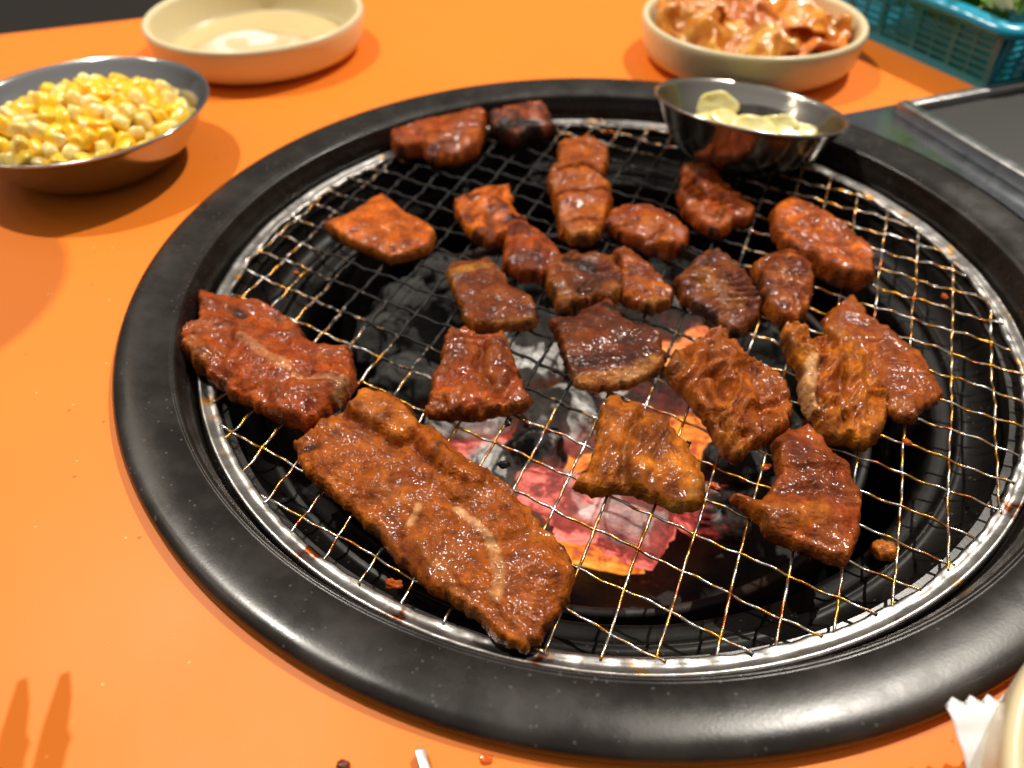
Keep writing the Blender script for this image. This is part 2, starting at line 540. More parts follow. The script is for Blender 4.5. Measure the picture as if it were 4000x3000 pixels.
def build_grate():
    g = empty('grill_grate', (0, 0, ZG))
    tag(g, 'round crimped wire mesh grate with a steel band and burnt sauce', 'grate')
    # band: folded steel strip with a rolled outer bead and a ragged inner lip
    N = 720; a = np.arange(N) * 2 * math.pi / N
    cs = np.c_[np.cos(a) * 9, np.sin(a) * 9]
    prof = [(.1640, -.0022), (.1648, -.0012), (.1647, .0001), (.1638, .0008), (.1630, .0005), (.1617, -.0002), (.1604, -.0004), (.1592, .0000), (.1584, -.0007), (.1585, -.0018), (.1600, -.0022)]
    V = []
    ph = fbm(np.c_[np.cos(a) * 22, np.sin(a) * 22], 2)
    dent = fbm(np.c_[np.cos(a) * 34 + 9, np.sin(a) * 34], 2)
    for k, (r, z) in enumerate(prof):
        inner = float(np.clip((.1625 - r) / .004, 0, 1))
        rr = r + inner * (.0006 * ph) ; zz = z + inner * (.0005 * dent) + .0002 * ph
        V.append(np.c_[rr * np.cos(a), rr * np.sin(a), zz])
    V = np.vstack(V); m = len(prof); F = []
    for i in range(m):
        for j in range(N):
            F.append((i * N + j, i * N + (j + 1) % N, ((i + 1) % m) * N + (j + 1) % N, ((i + 1) % m) * N + j))
    mesh('band', V, F, M_BAND, g)
    o0 = np.array([-.015536, -.078218]); A1 = np.array([.013523, -.005559]); A2 = np.array([-.003572, -.014047])
    E1 = A1 / np.linalg.norm(A1); E2 = A2 / np.linalg.norm(A2); s = .01455
    RR = .1598
    wi = 0
    for fam in (0, 1):
        d, p = (E1, E2) if fam == 0 else (E2, E1)
        for k in range(-16, 22):
            q = o0 + (A2 if fam == 0 else A1) * k
            b = q @ d; c = q @ q - RR * RR
            disc = b * b - c
            if disc <= 1e-5: continue
            t0, t1 = -b - math.sqrt(disc), -b + math.sqrt(disc)
            n = max(int((t1 - t0) / .0009), 12)
            t = np.linspace(t0, t1, n)
            wob = .0007 * pn(np.c_[t * 30, np.full(n, wi * 3.7)])
            side = np.array([-d[1], d[0]])
            cen = q[None] + t[:, None] * d + wob[:, None] * side
            rad = np.hypot(cen[:, 0], cen[:, 1])
            # crimp: weave over/under plus a short ripple
            par = (k % 2) * math.pi + fam * math.pi
            z = .00045 * np.sin(t / s * math.pi + par) + .00032 * np.sin(t / s * 2 * math.pi * 1.5 + wi) - .0005
            # charred zone: burnt black around the fire and towards the back
            cz = np.exp(-(((cen[:, 0] + .040) / .112) ** 2 + ((cen[:, 1] - .042) / .105) ** 2) ** 3)
            cz = np.maximum(cz, .8 * np.exp(-(((cen[:, 0] - .01) / .09) ** 2 + ((cen[:, 1] - .10) / .055) ** 2) ** 1.5))
            cz = np.clip(cz + .55 * np.exp(-((cen[:, 0] + .02) ** 2 + (cen[:, 1] + .045) ** 2) / .038 ** 2), 0, 1)
            crust = np.clip(fbm(np.c_[t * 420, np.full(n, wi * 5.1)], 3), -.4, 1.2)
            joint = np.exp(-(((t / s + .5) % 1 - .5) * s / .0017) ** 2)
            r = .00047 + cz * (.00018 + .00034 * np.clip(crust, 0, 1) + .00035 * joint * rng.random()) + .00008 * crust
            M = 7
            ang = np.arange(M) * 2 * math.pi / M
            V = (np.c_[cen, z][:, None, :] + r[:, None, None] * (np.cos(ang)[None, :, None] * np.array([side[0], side[1], 0]) + np.sin(ang)[None, :, None] * np.array([0, 0, 1.0])))
            F = []
            for i in range(n - 1):
                for j in range(M):
                    F.append((i * M + j, i * M + (j + 1) % M, (i + 1) * M + (j + 1) % M, (i + 1) * M + j))
            F.append(tuple(range(M))[::-1]); F.append(tuple((n - 1) * M + j for j in range(M)))
            ch = np.repeat(cz[:, None], M, 1).ravel()
            w = mesh('wire', V.reshape(-1, 3), F, M_WIRE, g, cols={'char_map': np.c_[ch, ch, ch]})
            wi += 1
    return g


# ------------------------------------------------------------------ charcoal
_ICO = None


def ico(sub=4):
    bm = bmesh.new()
    bmesh.ops.create_icosphere(bm, subdivisions=sub, radius=1)
    V = np.array([v.co[:] for v in bm.verts]); F = [[v.index for v in f.verts] for f in bm.faces]
    bm.free()
    return V, F


ICO4 = ico(4); ICO3 = ico(3); ICO2 = ico(2)


def coal(px, z, size, rot, heat, ash, flame, label, group=None, seed=0, lump=.28, square=0.0, hotdir=None):
    V, F = ICO4
    V = V.copy()
    if square:
        m = np.abs(V).max(1)[:, None]
        V = V * (1 - square) + V / m * square * .86
    sd = np.array([seed * 3.1, seed * 1.7, seed * 2.3])
    n = V / np.linalg.norm(V, axis=1)[:, None]
    V = V + n * (lump * fbm(V * 1.1 + sd, 3))[:, None] + n * (.06 * fbm(V * 4.5 + sd, 3))[:, None]
    cr = np.abs(pn(V * np.array([1.2, 3.0, 3.0]) + sd * 2)); V = V - n * (.10 * (1 - sstep(0, .10, cr)))[:, None]
    heat_v = np.full(len(V), heat)
    if hotdir is not None:
        hd = np.array(hotdir, float); hd /= np.linalg.norm(hd)
        heat_v = heat + .55 * (n @ hd)
    heat_v = heat_v + .18 * (1 - sstep(0, .10, cr)) * (heat > .2)
    ash_v = ash + .25 * n[:, 2]
    V = V * np.array(size)
    Rm = np.array(Matrix.Rotation(R(rot[2]), 3, 'Z') @ Matrix.Rotation(R(rot[1]), 3, 'Y') @ Matrix.Rotation(R(rot[0]), 3, 'X'))
    if hotdir is not None:
        pass
    V = V @ Rm.T
    c = U([px], z)[0]
    o = mesh('charcoal_lump', V, F, M_COAL, cols={'ember_map': np.c_[heat_v, ash_v, np.full(len(V), flame)]})
    o.location = [float(x) for x in c]
    tag(o, label, 'charcoal', group)
    return o


def build_coals():
    G = 'charcoal lumps in the fire pot'
    mm = .001
    def c(px, z, size, rot, heat, ash, fl, label, seed, **k):
        coal(px, z * mm, [v * mm for v in size], rot, heat, ash, fl, label, G, seed, **k)
    c((1205, 1088), -62, (24, 14, 12), (0, 0, -10), 1.05, .40, .03, 'glowing pink charcoal log with ashy wood grain at the front of the fire', 1, lump=.10, square=.55)
    c((1352, 1128), -64, (21, 14, 12), (0, 0, -22), .90, .58, .02, 'grey ashy charcoal block with pink glow at the right end of the front log', 41, lump=.12, square=.6)
    c((1130, 1150), -66, (12, 11, 11), (0, 0, 30), .35, .85, 0, 'small pale ash lump touching the left end of the front log', 42, lump=.25)
    c((1290, 1060), -72, (15, 10, 10), (0, 0, 40), .0, .25, 0, 'black charcoal chip wedged behind the front log', 43, lump=.3)
    c((1235, 1178), -82, (30, 7, 7), (0, 0, -14), .85, .2, .9, 'orange ember lying under the front glowing log', 2, lump=.15)
    c((1150, 985), -58, (15, 11, 13), (20, 10, 40), .05, .30, 0, 'black rounded charcoal lump with pale edge, behind the front glowing log', 3, lump=.3)
    c((1085, 1060), -62, (12, 22, 11), (10, 0, 20), .10, .92, 0, 'pale grey ash block beside the large front rib meat', 4, lump=.22, square=.3)
    c((1020, 905), -60, (21, 13, 10), (0, 0, 10), .38, 1.0, 0, 'white ash coated lump just below the wrinkled meat triangle', 5, lump=.25, hotdir=(0, -.6, -.5))
    c((1020, 965), -70, (22, 13, 12), (0, 0, -15), .95, .34, .08, 'pink glowing charcoal left of the black rounded lump', 6, lump=.2)
    c((1220, 905), -56, (20, 15, 13), (5, 0, -25), .18, .86, 0, 'large cracked grey charcoal lump in the middle of the fire', 7, lump=.28, hotdir=(.3, -.6, -.3))
    c((1245, 1035), -82, (24, 15, 12), (0, 0, 15), 1.0, .2, .75, 'orange glowing ember deep between the front log and the grey lump', 8)
    c((1370, 880), -64, (20, 14, 12), (0, 0, 12), .55, .62, .1, 'pinkish white charcoal behind the golden folded meat slice', 9, lump=.25)
    c((1480, 940), -74, (17, 13, 12), (0, 0, 0), .9, .2, .8, 'bright orange ember right of the golden folded meat slice', 10)
    c((1470, 860), -62, (16, 11, 12), (0, 15, 30), .45, .70, .1, 'small ashy lump with a glowing edge near the rumpled meat', 11)
    c((1180, 740), -60, (22, 13, 11), (0, 0, -20), .12, 1.05, 0, 'white flaky ash lump behind the square seared meat', 12, lump=.3)
    c((1150, 800), -62, (14, 18, 10), (0, 0, 10), .15, 1.0, 0, 'light grey ash lump between the wrinkled triangle and square seared meat', 13, lump=.3)
    c((1420, 690), -60, (22, 13, 11), (0, 0, 0), .30, .95, .2, 'ash grey lump under the middle chain of meat', 14, lump=.3)
    c((1475, 745), -70, (18, 12, 11), (0, 0, 10), .98, .2, .55, 'orange red ember under the dark nubbly meat', 15)
    c((1530, 800), -66, (15, 15, 11), (0, 0, 0), .25, .75, .3, 'ash grey lump beside the orange red ember', 16, lump=.3)
    c((1590, 1000), -62, (16, 12, 13), (0, 0, 30), .0, .12, 0, 'shiny black charcoal lump below the rumpled meat', 17, lump=.3)
    c((1530, 1100), -68, (17, 12, 12), (0, 0, -20), .40, .25, 0, 'dark charcoal lump with a faint red edge right of the front log', 18, lump=.25, hotdir=(-1, 0, 0))
    c((1660, 920), -62, (15, 13, 12), (0, 0, 70), .0, .2, 0, 'black charcoal lump under the gap between two right hand meats', 19, lump=.3)
    # cooler dark grey lumps towards the back of the pot
    dl = 'cool dark grey charcoal lump in the back of the fire pot'
    for i, (px, z, s, rz) in enumerate([((880, 830), -62, (20, 15, 11), 20), ((930, 745), -62, (20, 16, 12), -30), ((830, 740), -64, (18, 15, 12), 60),
                                        ((1010, 680), -62, (19, 14, 12), 10), ((880, 660), -64, (21, 15, 12), 80), ((960, 600), -64, (20, 14, 12), 40),
                                        ((1080, 600), -64, (20, 15, 12), -10), ((1200, 620), -63, (20, 14, 12), 25), ((1320, 600), -64, (20, 15, 12), -40),
                                        ((1440, 610), -64, (18, 15, 12), 15), ((1550, 680), -64, (17, 15, 12), 70), ((1650, 760), -64, (17, 14, 12), 5),
                                        ((1700, 850), -66, (15, 14, 12), 0)]):
        c(px, z, s, (0, 0, rz), -.2, -.15, 0, dl, 30 + i, lump=.3)
    # bed of small embers and ash filling the pot
    V, F = lathe_vf([(r, -.0) for r in np.linspace(.114, .002, 34)], 120)
    z = -.092 + .006 * fbm(V * 60, 4)
    V[:, 2] = z
    dd = np.hypot(V[:, 0] - .012, (V[:, 1] + .030) * 1.2)
    heat = np.clip(.95 - dd / .040, 0, 1)
    o = mesh('ember_bed', V, F, M_COAL, cols={'ember_map': np.c_[heat, np.full(len(V), .10), np.clip(heat, 0, 1)]})
    tag(o, 'bed of glowing embers and grey ash under the charcoal', 'embers', kind='stuff')


# ------------------------------------------------------------------ meat
BROWN = (.44, .110, .008); ORANGE = (.66, .150, .006); DARK = (.16, .028, .005); RED = (.40, .074, .008); GOLD = (.54, .165, .012); FAT = (.50, .25, .075)


def meat(label, out, T, base, base2, seed, fold=(0, 1.0, 9), feats=(), char=.5, curl=0.0, zoff=0.0, sidec=None, step=.00080, jag=.00062, name='grilled_meat', zref=.4, round_w=.24):
    T = T * .00084
    zb = ZG + .0004 + zoff * .001
    poly = U(out, zb + T * zref)[:, :2]
    pc_ = poly.mean(0); poly = pc_ + (poly - pc_) * (1 + .0007 / np.linalg.norm(poly - pc_, axis=1))[:, None]
    bd = resample(poly, step * 1.05)
    # ragged cut edge
    nrm = np.roll(bd, -1, 0) - np.roll(bd, 1, 0); nrm = np.c_[nrm[:, 1], -nrm[:, 0]]; nrm /= np.linalg.norm(nrm, axis=1)[:, None] + 1e-9
    bd = bd + nrm * (jag * 1.6 * fbm(np.c_[bd * 330, np.full(len(bd), seed * 1.3)], 3))[:, None]
    x0, y0 = bd.min(0); x1, y1 = bd.max(0)
    xs = np.arange(x0, x1, step); ys = np.arange(y0, y1, step * .87)
    g = np.array([(x + (j % 2) * step * .5, y) for j, y in enumerate(ys) for x in xs])
    g += rng.uniform(-.18, .18, g.shape) * step
    g = g[inside(g, bd)]
    g = g[seg_dist(g, bd, np.roll(bd, -1, 0)) > step * .55]
    P = np.vstack([bd, g]); nb = len(bd)
    cen = bd.mean(0)
    res = geometry.delaunay_2d_cdt([Vector(p) for p in ((P - cen) * 1000)], [], [list(range(nb))], 1, 1e-5)
    P2 = np.array([v[:] for v in res[0]]) / 1000 + cen
    tris = [f for f in res[2] if len(f) == 3]
    n = len(P2)
    d = seg_dist(P2, bd, np.roll(bd, -1, 0))
    onb = d < step * .05
    q = np.c_[P2 * 1000, np.full(n, seed * 7.7)]                # millimetres
    prof = np.clip(1 - (1 - np.clip(d / (T * round_w), 0, 1)) ** 2.2, 0, 1) ** .6
    ca, sa = math.cos(R(fold[0])), math.sin(R(fold[0]))
    u = q[:, 0] * ca + q[:, 1] * sa; w = -q[:, 0] * sa + q[:, 1] * ca
    lam = fold[2]
    warp = 2.2 * pn(np.c_[q[:, :2] / 14, q[:, 2]])
    rid = 1 - np.abs(pn(np.c_[u / (lam * 2.6) + .2 * warp, w / lam + .5 * warp, q[:, 2]])) * 2.2
    hill = fbm(np.c_[q[:, :2] / 16, q[:, 2]], 2)
    cre = pn(np.c_[u / (lam * 2.0) + .35 * warp, w / (lam * .8) + .6 * warp, q[:, 2] + 11])
    crease = np.exp(-(cre / .07) ** 2) * sstep(-.1, .3, pn(np.c_[q[:, :2] / 12, q[:, 2] + 23]))
    z = T * (1 + .15 * hill) + fold[1] * .001 * (rid - .45) - (.25 + .75 * fold[1]) * .001 * crease + .00030 * fbm(np.c_[q[:, :2] / 3.2, q[:, 2]], 3)
    z = z - .0012 * (1 - sstep(0, T * .9, d))
    inner = sstep(0, T * .9, d)
    C = np.array(base)[None] * np.ones((n, 1))
    t2 = sstep(-.25, .35, fbm(np.c_[q[:, :2] / 11, q[:, 2] + 40], 3))[:, None]
    C = C * (1 - t2) + np.array(base2)[None] * t2
    sc_ = np.array(sidec if sidec is not None else (base[0] * 1.15, base[1] * 1.3, base[2] * 1.3))
    side = (1 - sstep(T * .12, T * .26, d))[:, None] * .8
    C = C * (1 - side) + sc_[None] * side
    for ft in feats:
        kind, pts, wd, hh = ft[:4]
        fp = U(pts, zb + T)[:, :2]
        if len(fp) > 2: fp = chaikin(fp, 2)
        dist = seg_dist(P2, fp[:-1], fp[1:]) if len(fp) > 1 else np.linalg.norm(P2 - fp[0], axis=1)
        dist = dist + .0007 * pn(np.c_[q[:, :2] / 4, q[:, 2] + 3])
        m = np.exp(-(dist / (wd * .001)) ** 2)
        if kind == 'r':
            z = z + hh * .001 * m
        elif kind == 'l':                                      # lump with a crease round it
            b = 1 - sstep(wd * .00075, wd * .001, dist)
            z = z + hh * .001 * b * (1 - .35 * np.clip(dist / (wd * .001), 0, 1) ** 2)
        elif kind == 'g':
            z = z - hh * .001 * m
        if len(ft) > 4:
            mm = (sstep(.35, .75, m) * (ft[5] if len(ft) > 5 else .9))[:, None]
            C = C * (1 - mm) + np.array(ft[4])[None] * mm
    # char: edge crust and scorched high spots
    nz = fbm(np.c_[q[:, :2] / 5.5, q[:, 2] + 80], 4)
    ce = (1 - sstep(.0002, .0022, d)) * sstep(.0, .5, nz + .1)
    ch = np.clip(char * (ce * 1.5 + 1.0 * sstep(.24, .70, nz)), 0, .95)[:, None]
    C = C * (1 - ch) + np.array((.012, .006, .004))[None] * ch
    ux = (P2 - cen) / max(x1 - x0, y1 - y0)
    bend = curl * .001 * ((ux ** 2).sum(1) * 4)
    top = zb + bend + T * .30 + (z - T * .30) * prof
    bot = zb + bend + T * .30 * (1 - prof) ** 1.0 + .0003 * pn(q / 5)
    rimz = zb + bend + T * .30 + .0002 * nz
    top = np.where(onb, rimz, top)
    Vt = np.c_[P2, top]
    idx_b = np.full(n, -1)
    inn = np.where(~onb)[0]
    idx_b[inn] = n + np.arange(len(inn)); idx_b[onb] = np.where(onb)[0]
    Vb = np.c_[P2, np.minimum(bot, top - .0005)][inn]
    V = np.vstack([Vt, Vb]); CC = np.clip(np.vstack([C, C[inn] * .6]), 0, 1) * np.array([[.70, .61, .48]])
    F = [tuple(t) for t in tris] + [tuple(int(idx_b[i]) for i in t[::-1]) for t in tris]
    o = mesh(name, V, F, M_MEAT, cols={'col': CC}, origin=(cen[0], cen[1], zb))
    tag(o, label, 'meat', 'grilled meat pieces')
    return o


def build_meats():
    r = 'r'; g = 'g'; l = 'l'
    # large rib slab at the lower left
    meat('largest meat slab, long and golden brown, at the front left of the grate',
         [(640, 962), (668, 945), (700, 920), (735, 905), (770, 893), (772, 868), (800, 853), (825, 849), (850, 860), (872, 880), (897, 897), (902, 925), (935, 932), (965, 965), (1000, 988), (1040, 1012), (1100, 1060), (1150, 1120), (1200, 1170), (1227, 1205), (1238, 1250), (1228, 1300), (1195, 1345), (1162, 1385), (1130, 1408), (1095, 1400), (1060, 1375), (1030, 1340), (1000, 1312), (950, 1290), (905, 1255), (850, 1200), (820, 1165), (790, 1130), (740, 1090), (690, 1050), (660, 1020), (645, 990)],
         9.0, BROWN, (.36, .095, .011), 1, (-52, 1.1, 8), [
             (l, [(790, 875), (840, 900), (865, 925)], 7.5, 4.5, GOLD, .6), (g, [(775, 905), (815, 935), (860, 965), (895, 945)], 1.6, 2.0),
             (r, [(915, 945), (960, 1000), (1030, 1040)], 4.0, 3.0), (g, [(895, 965), (945, 1020), (1000, 1050)], 1.4, 1.6, DARK, .5),
             (r, [(930, 1000), (1030, 1090), (1130, 1180), (1200, 1230)], 5.0, 1.6),
             (r, [(985, 1100), (1040, 1145), (1075, 1190)], 1.5, .4, (.86, .52, .30), .85), (r, [(905, 1095), (885, 1130)], 1.6, .5, (.80, .46, .22), .75),
             (r, [(1060, 1170), (1080, 1230), (1070, 1290)], 2.2, .3, (.74, .38, .17), .6),
             (g, [(960, 1230), (1010, 1290)], 1.4, .8), (r, [(905, 1180), (960, 1250), (1040, 1340)], 2.4, .9, (.45, .17, .03), .5),
             (g, [(660, 965), (675, 962)], 2.0, .6, (.02, .008, .005), .9)], .42, zref=.35)
    meat('reddish glossy rib meat with pale streaks resting on the left edge of the grate',
         [(437, 628), (455, 641), (475, 646), (530, 655), (590, 675), (640, 710), (665, 740), (690, 755), (755, 760), (765, 800), (765, 835), (745, 860), (705, 900), (660, 925), (620, 915), (570, 895), (535, 870), (500, 855), (460, 820), (425, 795), (402, 770), (395, 735), (408, 715), (435, 710), (430, 680)],
         11.0, RED, (.34, .075, .012), 2, (-35, 1.2, 8), [
             (r, [(480, 690), (560, 740), (640, 790)], 5, 1.5), (r, [(520, 730), (575, 770), (620, 800)], 2.6, .3, (.66, .30, .15), .6), (g, [(560, 690), (640, 760), (700, 800)], 1.8, 1.0),
             (r, [(650, 840), (690, 850), (720, 830)], 5, 3.0), (g, [(640, 815), (690, 815), (735, 830)], 1.5, 1.2, (.74, .42, .24), .6), (r, [(725, 850), (745, 820)], 1.6, .6, (.6, .38, .2), .8),
             (g, [(510, 672), (525, 682)], 2.2, .5, (.02, .01, .008), .9), (l, [(415, 745), (430, 770)], 5, 2, (.42, .15, .02), .6)], .38, zoff=.5)
    meat('smooth bright orange diamond of meat at the upper left',
         [(700, 490), (760, 470), (800, 440), (830, 430), (870, 463), (920, 488), (940, 510), (930, 540), (890, 555), (840, 565), (800, 545), (760, 530), (725, 512)],
         9.0, ORANGE, (.50, .115, .008), 3, (20, .4, 12), [(g, [(705, 492), (720, 498)], 2.0, 0, (.02, .01, .006), .8), (g, [(845, 530), (850, 535)], 1.4, .3, (.03, .01, .005), .9)], .25, sidec=(.36, .12, .012), jag=.0002)
    meat('small torn orange meat with a blackened corner, right of the smooth diamond',
         [(984, 440), (1000, 431), (1040, 421), (1070, 415), (1098, 410), (1108, 432), (1105, 455), (1135, 478), (1140, 500), (1112, 505), (1088, 520), (1060, 528), (1030, 523), (1008, 497), (985, 468)],
         10.0, ORANGE, DARK, 4, (60, 1.2, 7), [(g, [(1115, 470), (1130, 495)], 6, 1, (.008, .006, .005), .97), (r, [(1040, 440), (1035, 500)], 3, 2), (g, [(1060, 450), (1060, 510)], 3, 1.5, DARK, .7)], .5)
    meat('tall stack of three scalloped orange meat folds at the top centre',
         [(1207, 318), (1222, 306), (1240, 312), (1262, 303), (1290, 310), (1313, 330), (1310, 365), (1297, 392), (1318, 408), (1323, 445), (1310, 470), (1302, 500), (1280, 522), (1240, 524), (1207, 507), (1205, 480), (1195, 440), (1184, 402), (1190, 372), (1207, 355)],
         10.0, (.44, .11, .010), BROWN, 5, (90, 1.0, 6), [
             (g, [(1205, 362), (1260, 352), (1310, 372)], 1.8, 4), (r, [(1195, 385), (1250, 372), (1305, 395)], 4, 3), (g, [(1195, 420), (1260, 405), (1318, 410)], 1.6, 3.5), (r, [(1195, 440), (1260, 425), (1318, 435)], 5, 2.5, RED, .5), (g, [(1205, 478), (1260, 470), (1308, 472)], 1.6, 2.5), (r, [(1215, 500), (1260, 497), (1300, 495)], 3, 1.5, (.5, .2, .03), .6)], .3, jag=.0008)
    meat('rounded reddish brown meat with a knob, right of the tall scalloped stack',
         [(1305, 490), (1320, 466), (1370, 453), (1410, 455), (1440, 470), (1465, 485), (1486, 515), (1476, 540), (1448, 556), (1420, 545), (1380, 532), (1340, 514)],
         11.0, RED, BROWN, 6, (-20, 1.0, 7), [(l, [(1440, 525)], 5, 2.5, GOLD, .5), (g, [(1350, 505), (1400, 515), (1430, 500)], 1.8, 2, DARK, .5), (r, [(1360, 475), (1420, 480)], 5, 1.5)], .5)
    meat('dark red nubbly meat below the small garlic bowl',
         [(1472, 372), (1500, 365), (1513, 346), (1535, 347), (1546, 370), (1556, 400), (1590, 430), (1630, 463), (1617, 478), (1590, 480), (1575, 500), (1545, 506), (1510, 490), (1475, 460), (1464, 430)],
         11.0, RED, BROWN, 7, (40, 1.5, 6), [(g, [(1500, 380), (1530, 410)], 2, 2.0, DARK, .5), (l, [(1523, 365)], 5, 2, (.16, .03, .012), .5), (r, [(1500, 430), (1560, 460)], 5, 1.5)], .5)
    meat('plump orange meat strip lying near the right back of the grate',
         [(1665, 470), (1680, 450), (1710, 442), (1750, 455), (1785, 475), (1830, 510), (1865, 535), (1884, 570), (1881, 605), (1860, 619), (1810, 610), (1775, 590), (1740, 570), (1705, 555), (1685, 530), (1668, 500)],
         12.0, (.38, .085, .009), ORANGE, 8, (-40, .9, 9), [(g, [(1690, 480), (1730, 510), (1790, 520)], 2.2, 1.4, DARK, .55), (r, [(1720, 530), (1790, 555), (1850, 585)], 6, 2)], .35)
    meat('small dark meat nugget touching the plump orange strip',
         [(1623, 582), (1660, 560), (1690, 552), (1725, 556), (1750, 590), (1756, 625), (1741, 670), (1720, 706), (1685, 700), (1655, 670), (1643, 640), (1640, 612)],
         11.0, BROWN, DARK, 9, (70, 1.1, 7), [(r, [(1680, 580), (1700, 640)], 7, 1.5, (.36, .1, .02), .5), (g, [(1660, 610), (1740, 625)], 2.0, 1.3, DARK, .7)], .5)
    meat('dark caramel nubbly meat over the right side of the fire',
         [(1453, 610), (1480, 598), (1500, 570), (1520, 553), (1550, 549), (1590, 580), (1620, 615), (1642, 650), (1636, 690), (1600, 720), (1570, 726), (1540, 692), (1500, 665), (1470, 650)],
         9.5, (.22, .055, .009), (.15, .032, .007), 10, (10, 1.5, 5.5), [(r, [(1520, 600), (1580, 650)], 7, 1.0, (.33, .12, .014), .6), (r, [(1480, 620), (1500, 640)], 4, 1.5)], .45)
    meat('long triangular tan orange slice at the far right of the grate',
         [(1778, 695), (1800, 672), (1840, 644), (1860, 665), (1880, 690), (1930, 730), (1985, 770), (2010, 815), (2036, 850), (2020, 870), (1987, 885), (1970, 911), (1935, 905), (1910, 890), (1880, 850), (1860, 800), (1830, 760), (1800, 742), (1785, 720)],
         7.0, (.33, .075, .009), BROWN, 11, (-45, .8, 9), [(r, [(1795, 705), (1830, 745)], 5, .6, (.44, .15, .015), .75), (g, [(1890, 760), (1905, 830), (1915, 880)], 1.6, 1.3), (r, [(1930, 860), (1965, 890)], 4, 1.0, (.42, .13, .02), .6)], .28)
    meat('heavily wrinkled golden meat with a pale fat lobe, next to the far right slice',
         [(1689, 712), (1705, 714), (1730, 718), (1770, 740), (1800, 742), (1830, 755), (1860, 770), (1870, 790), (1890, 830), (1913, 860), (1910, 900), (1902, 940), (1870, 966), (1830, 955), (1790, 950), (1765, 945), (1760, 912), (1735, 885), (1728, 850), (1726, 800), (1705, 780), (1690, 750)],
         10.5, GOLD, BROWN, 12, (65, 3.0, 5), [(r, [(1755, 780), (1745, 830), (1755, 870)], 3.0, 1.5, (.76, .46, .24), .85), (g, [(1775, 780), (1770, 840), (1785, 900)], 1.3, 2.5, DARK, .4), (r, [(1800, 790), (1795, 860)], 3, 2.0), (g, [(1825, 780), (1820, 850), (1830, 900)], 1.2, 2.2), (r, [(1850, 800), (1850, 860)], 3.2, 1.6), (r, [(1805, 900), (1820, 935)], 4, 1.6, (.42, .17, .03), .5), (r, [(1710, 740), (1745, 755)], 4, 1.2, (.46, .17, .015), .7)], .3)
    meat('broad rumpled caramel meat with deep folds right of the fire',
         [(1441, 800), (1460, 765), (1500, 750), (1530, 730), (1560, 724), (1590, 755), (1620, 780), (1665, 810), (1696, 850), (1706, 890), (1696, 930), (1660, 950), (1620, 965), (1592, 1001), (1560, 978), (1530, 920), (1500, 880), (1475, 850), (1447, 822)],
         10.5, (.38, .100, .009), BROWN, 13, (55, 2.8, 6), [(g, [(1535, 745), (1535, 800), (1560, 850)], 1.4, 2.4, DARK, .4), (r, [(1490, 790), (1520, 850)], 3.5, 1.6), (g, [(1490, 770), (1500, 820), (1540, 880), (1580, 930)], 1.3, 2.0), (r, [(1570, 790), (1620, 860)], 4.5, 2.2), (g, [(1620, 790), (1640, 850), (1650, 920)], 1.4, 2.0, DARK, .3), (r, [(1560, 900), (1590, 960)], 4, 1.4, (.40, .16, .03), .5), (r, [(1465, 770), (1480, 790)], 3.5, 1.0, (.38, .17, .02), .6)], .28)
    meat('golden folded meat slice with a central crease over the glowing log',
         [(1309, 872), (1330, 866), (1352, 880), (1385, 885), (1402, 897), (1430, 905), (1455, 940), (1480, 970), (1505, 1010), (1524, 1050), (1520, 1080), (1500, 1101), (1450, 1096), (1400, 1076), (1350, 1060), (1300, 1066), (1265, 1062), (1240, 1050), (1265, 1022), (1280, 990), (1288, 950), (1298, 900)],
         9.0, GOLD, (.27, .072, .008), 14, (70, 1.2, 7), [(g, [(1385, 890), (1362, 930), (1345, 985), (1352, 1055)], 1.3, 3.6, (.30, .13, .03), .5), (r, [(1385, 930), (1375, 985), (1390, 1050)], 6, 2.0), (r, [(1410, 910), (1450, 990), (1500, 1060)], 5, .8), (r, [(1310, 890), (1310, 980)], 6, 1.2), (r, [(1360, 1055), (1420, 1082), (1495, 1096)], 3.2, -.8, (.42, .20, .045), .9), (r, [(1500, 1065), (1515, 1045)], 3, .4, (.46, .20, .03), .6)], .25)
    meat('hook shaped reddish orange meat at the front right',
         [(1668, 962), (1685, 945), (1700, 935), (1740, 927), (1762, 945), (1780, 970), (1810, 1000), (1835, 1030), (1856, 1070), (1850, 1110), (1851, 1160), (1836, 1190), (1820, 1221), (1785, 1207), (1750, 1190), (1700, 1175), (1660, 1160), (1640, 1127), (1610, 1105), (1580, 1074), (1602, 1072), (1620, 1082), (1645, 1087), (1667, 1062), (1682, 1030), (1672, 1000)],
         9.0, (.33, .075, .009), RED, 15, (-10, 1.3, 8), [(r, [(1700, 960), (1740, 990), (1790, 1040)], 6, 2.0, (.20, .04, .008), .5), (g, [(1690, 1060), (1760, 1050), (1840, 1080)], 2.4, 1.6, DARK, .5), (r, [(1630, 1110), (1700, 1120), (1760, 1110)], 5, 2.0, (.50, .15, .012), .8), (g, [(1660, 1140), (1740, 1150), (1800, 1180)], 1.8, 1.0), (g, [(1720, 985), (1735, 1010)], 2.5, 1.3, DARK, .6), (r, [(1770, 1180), (1815, 1200)], 4, .8, (.44, .13, .015), .6)], .32)
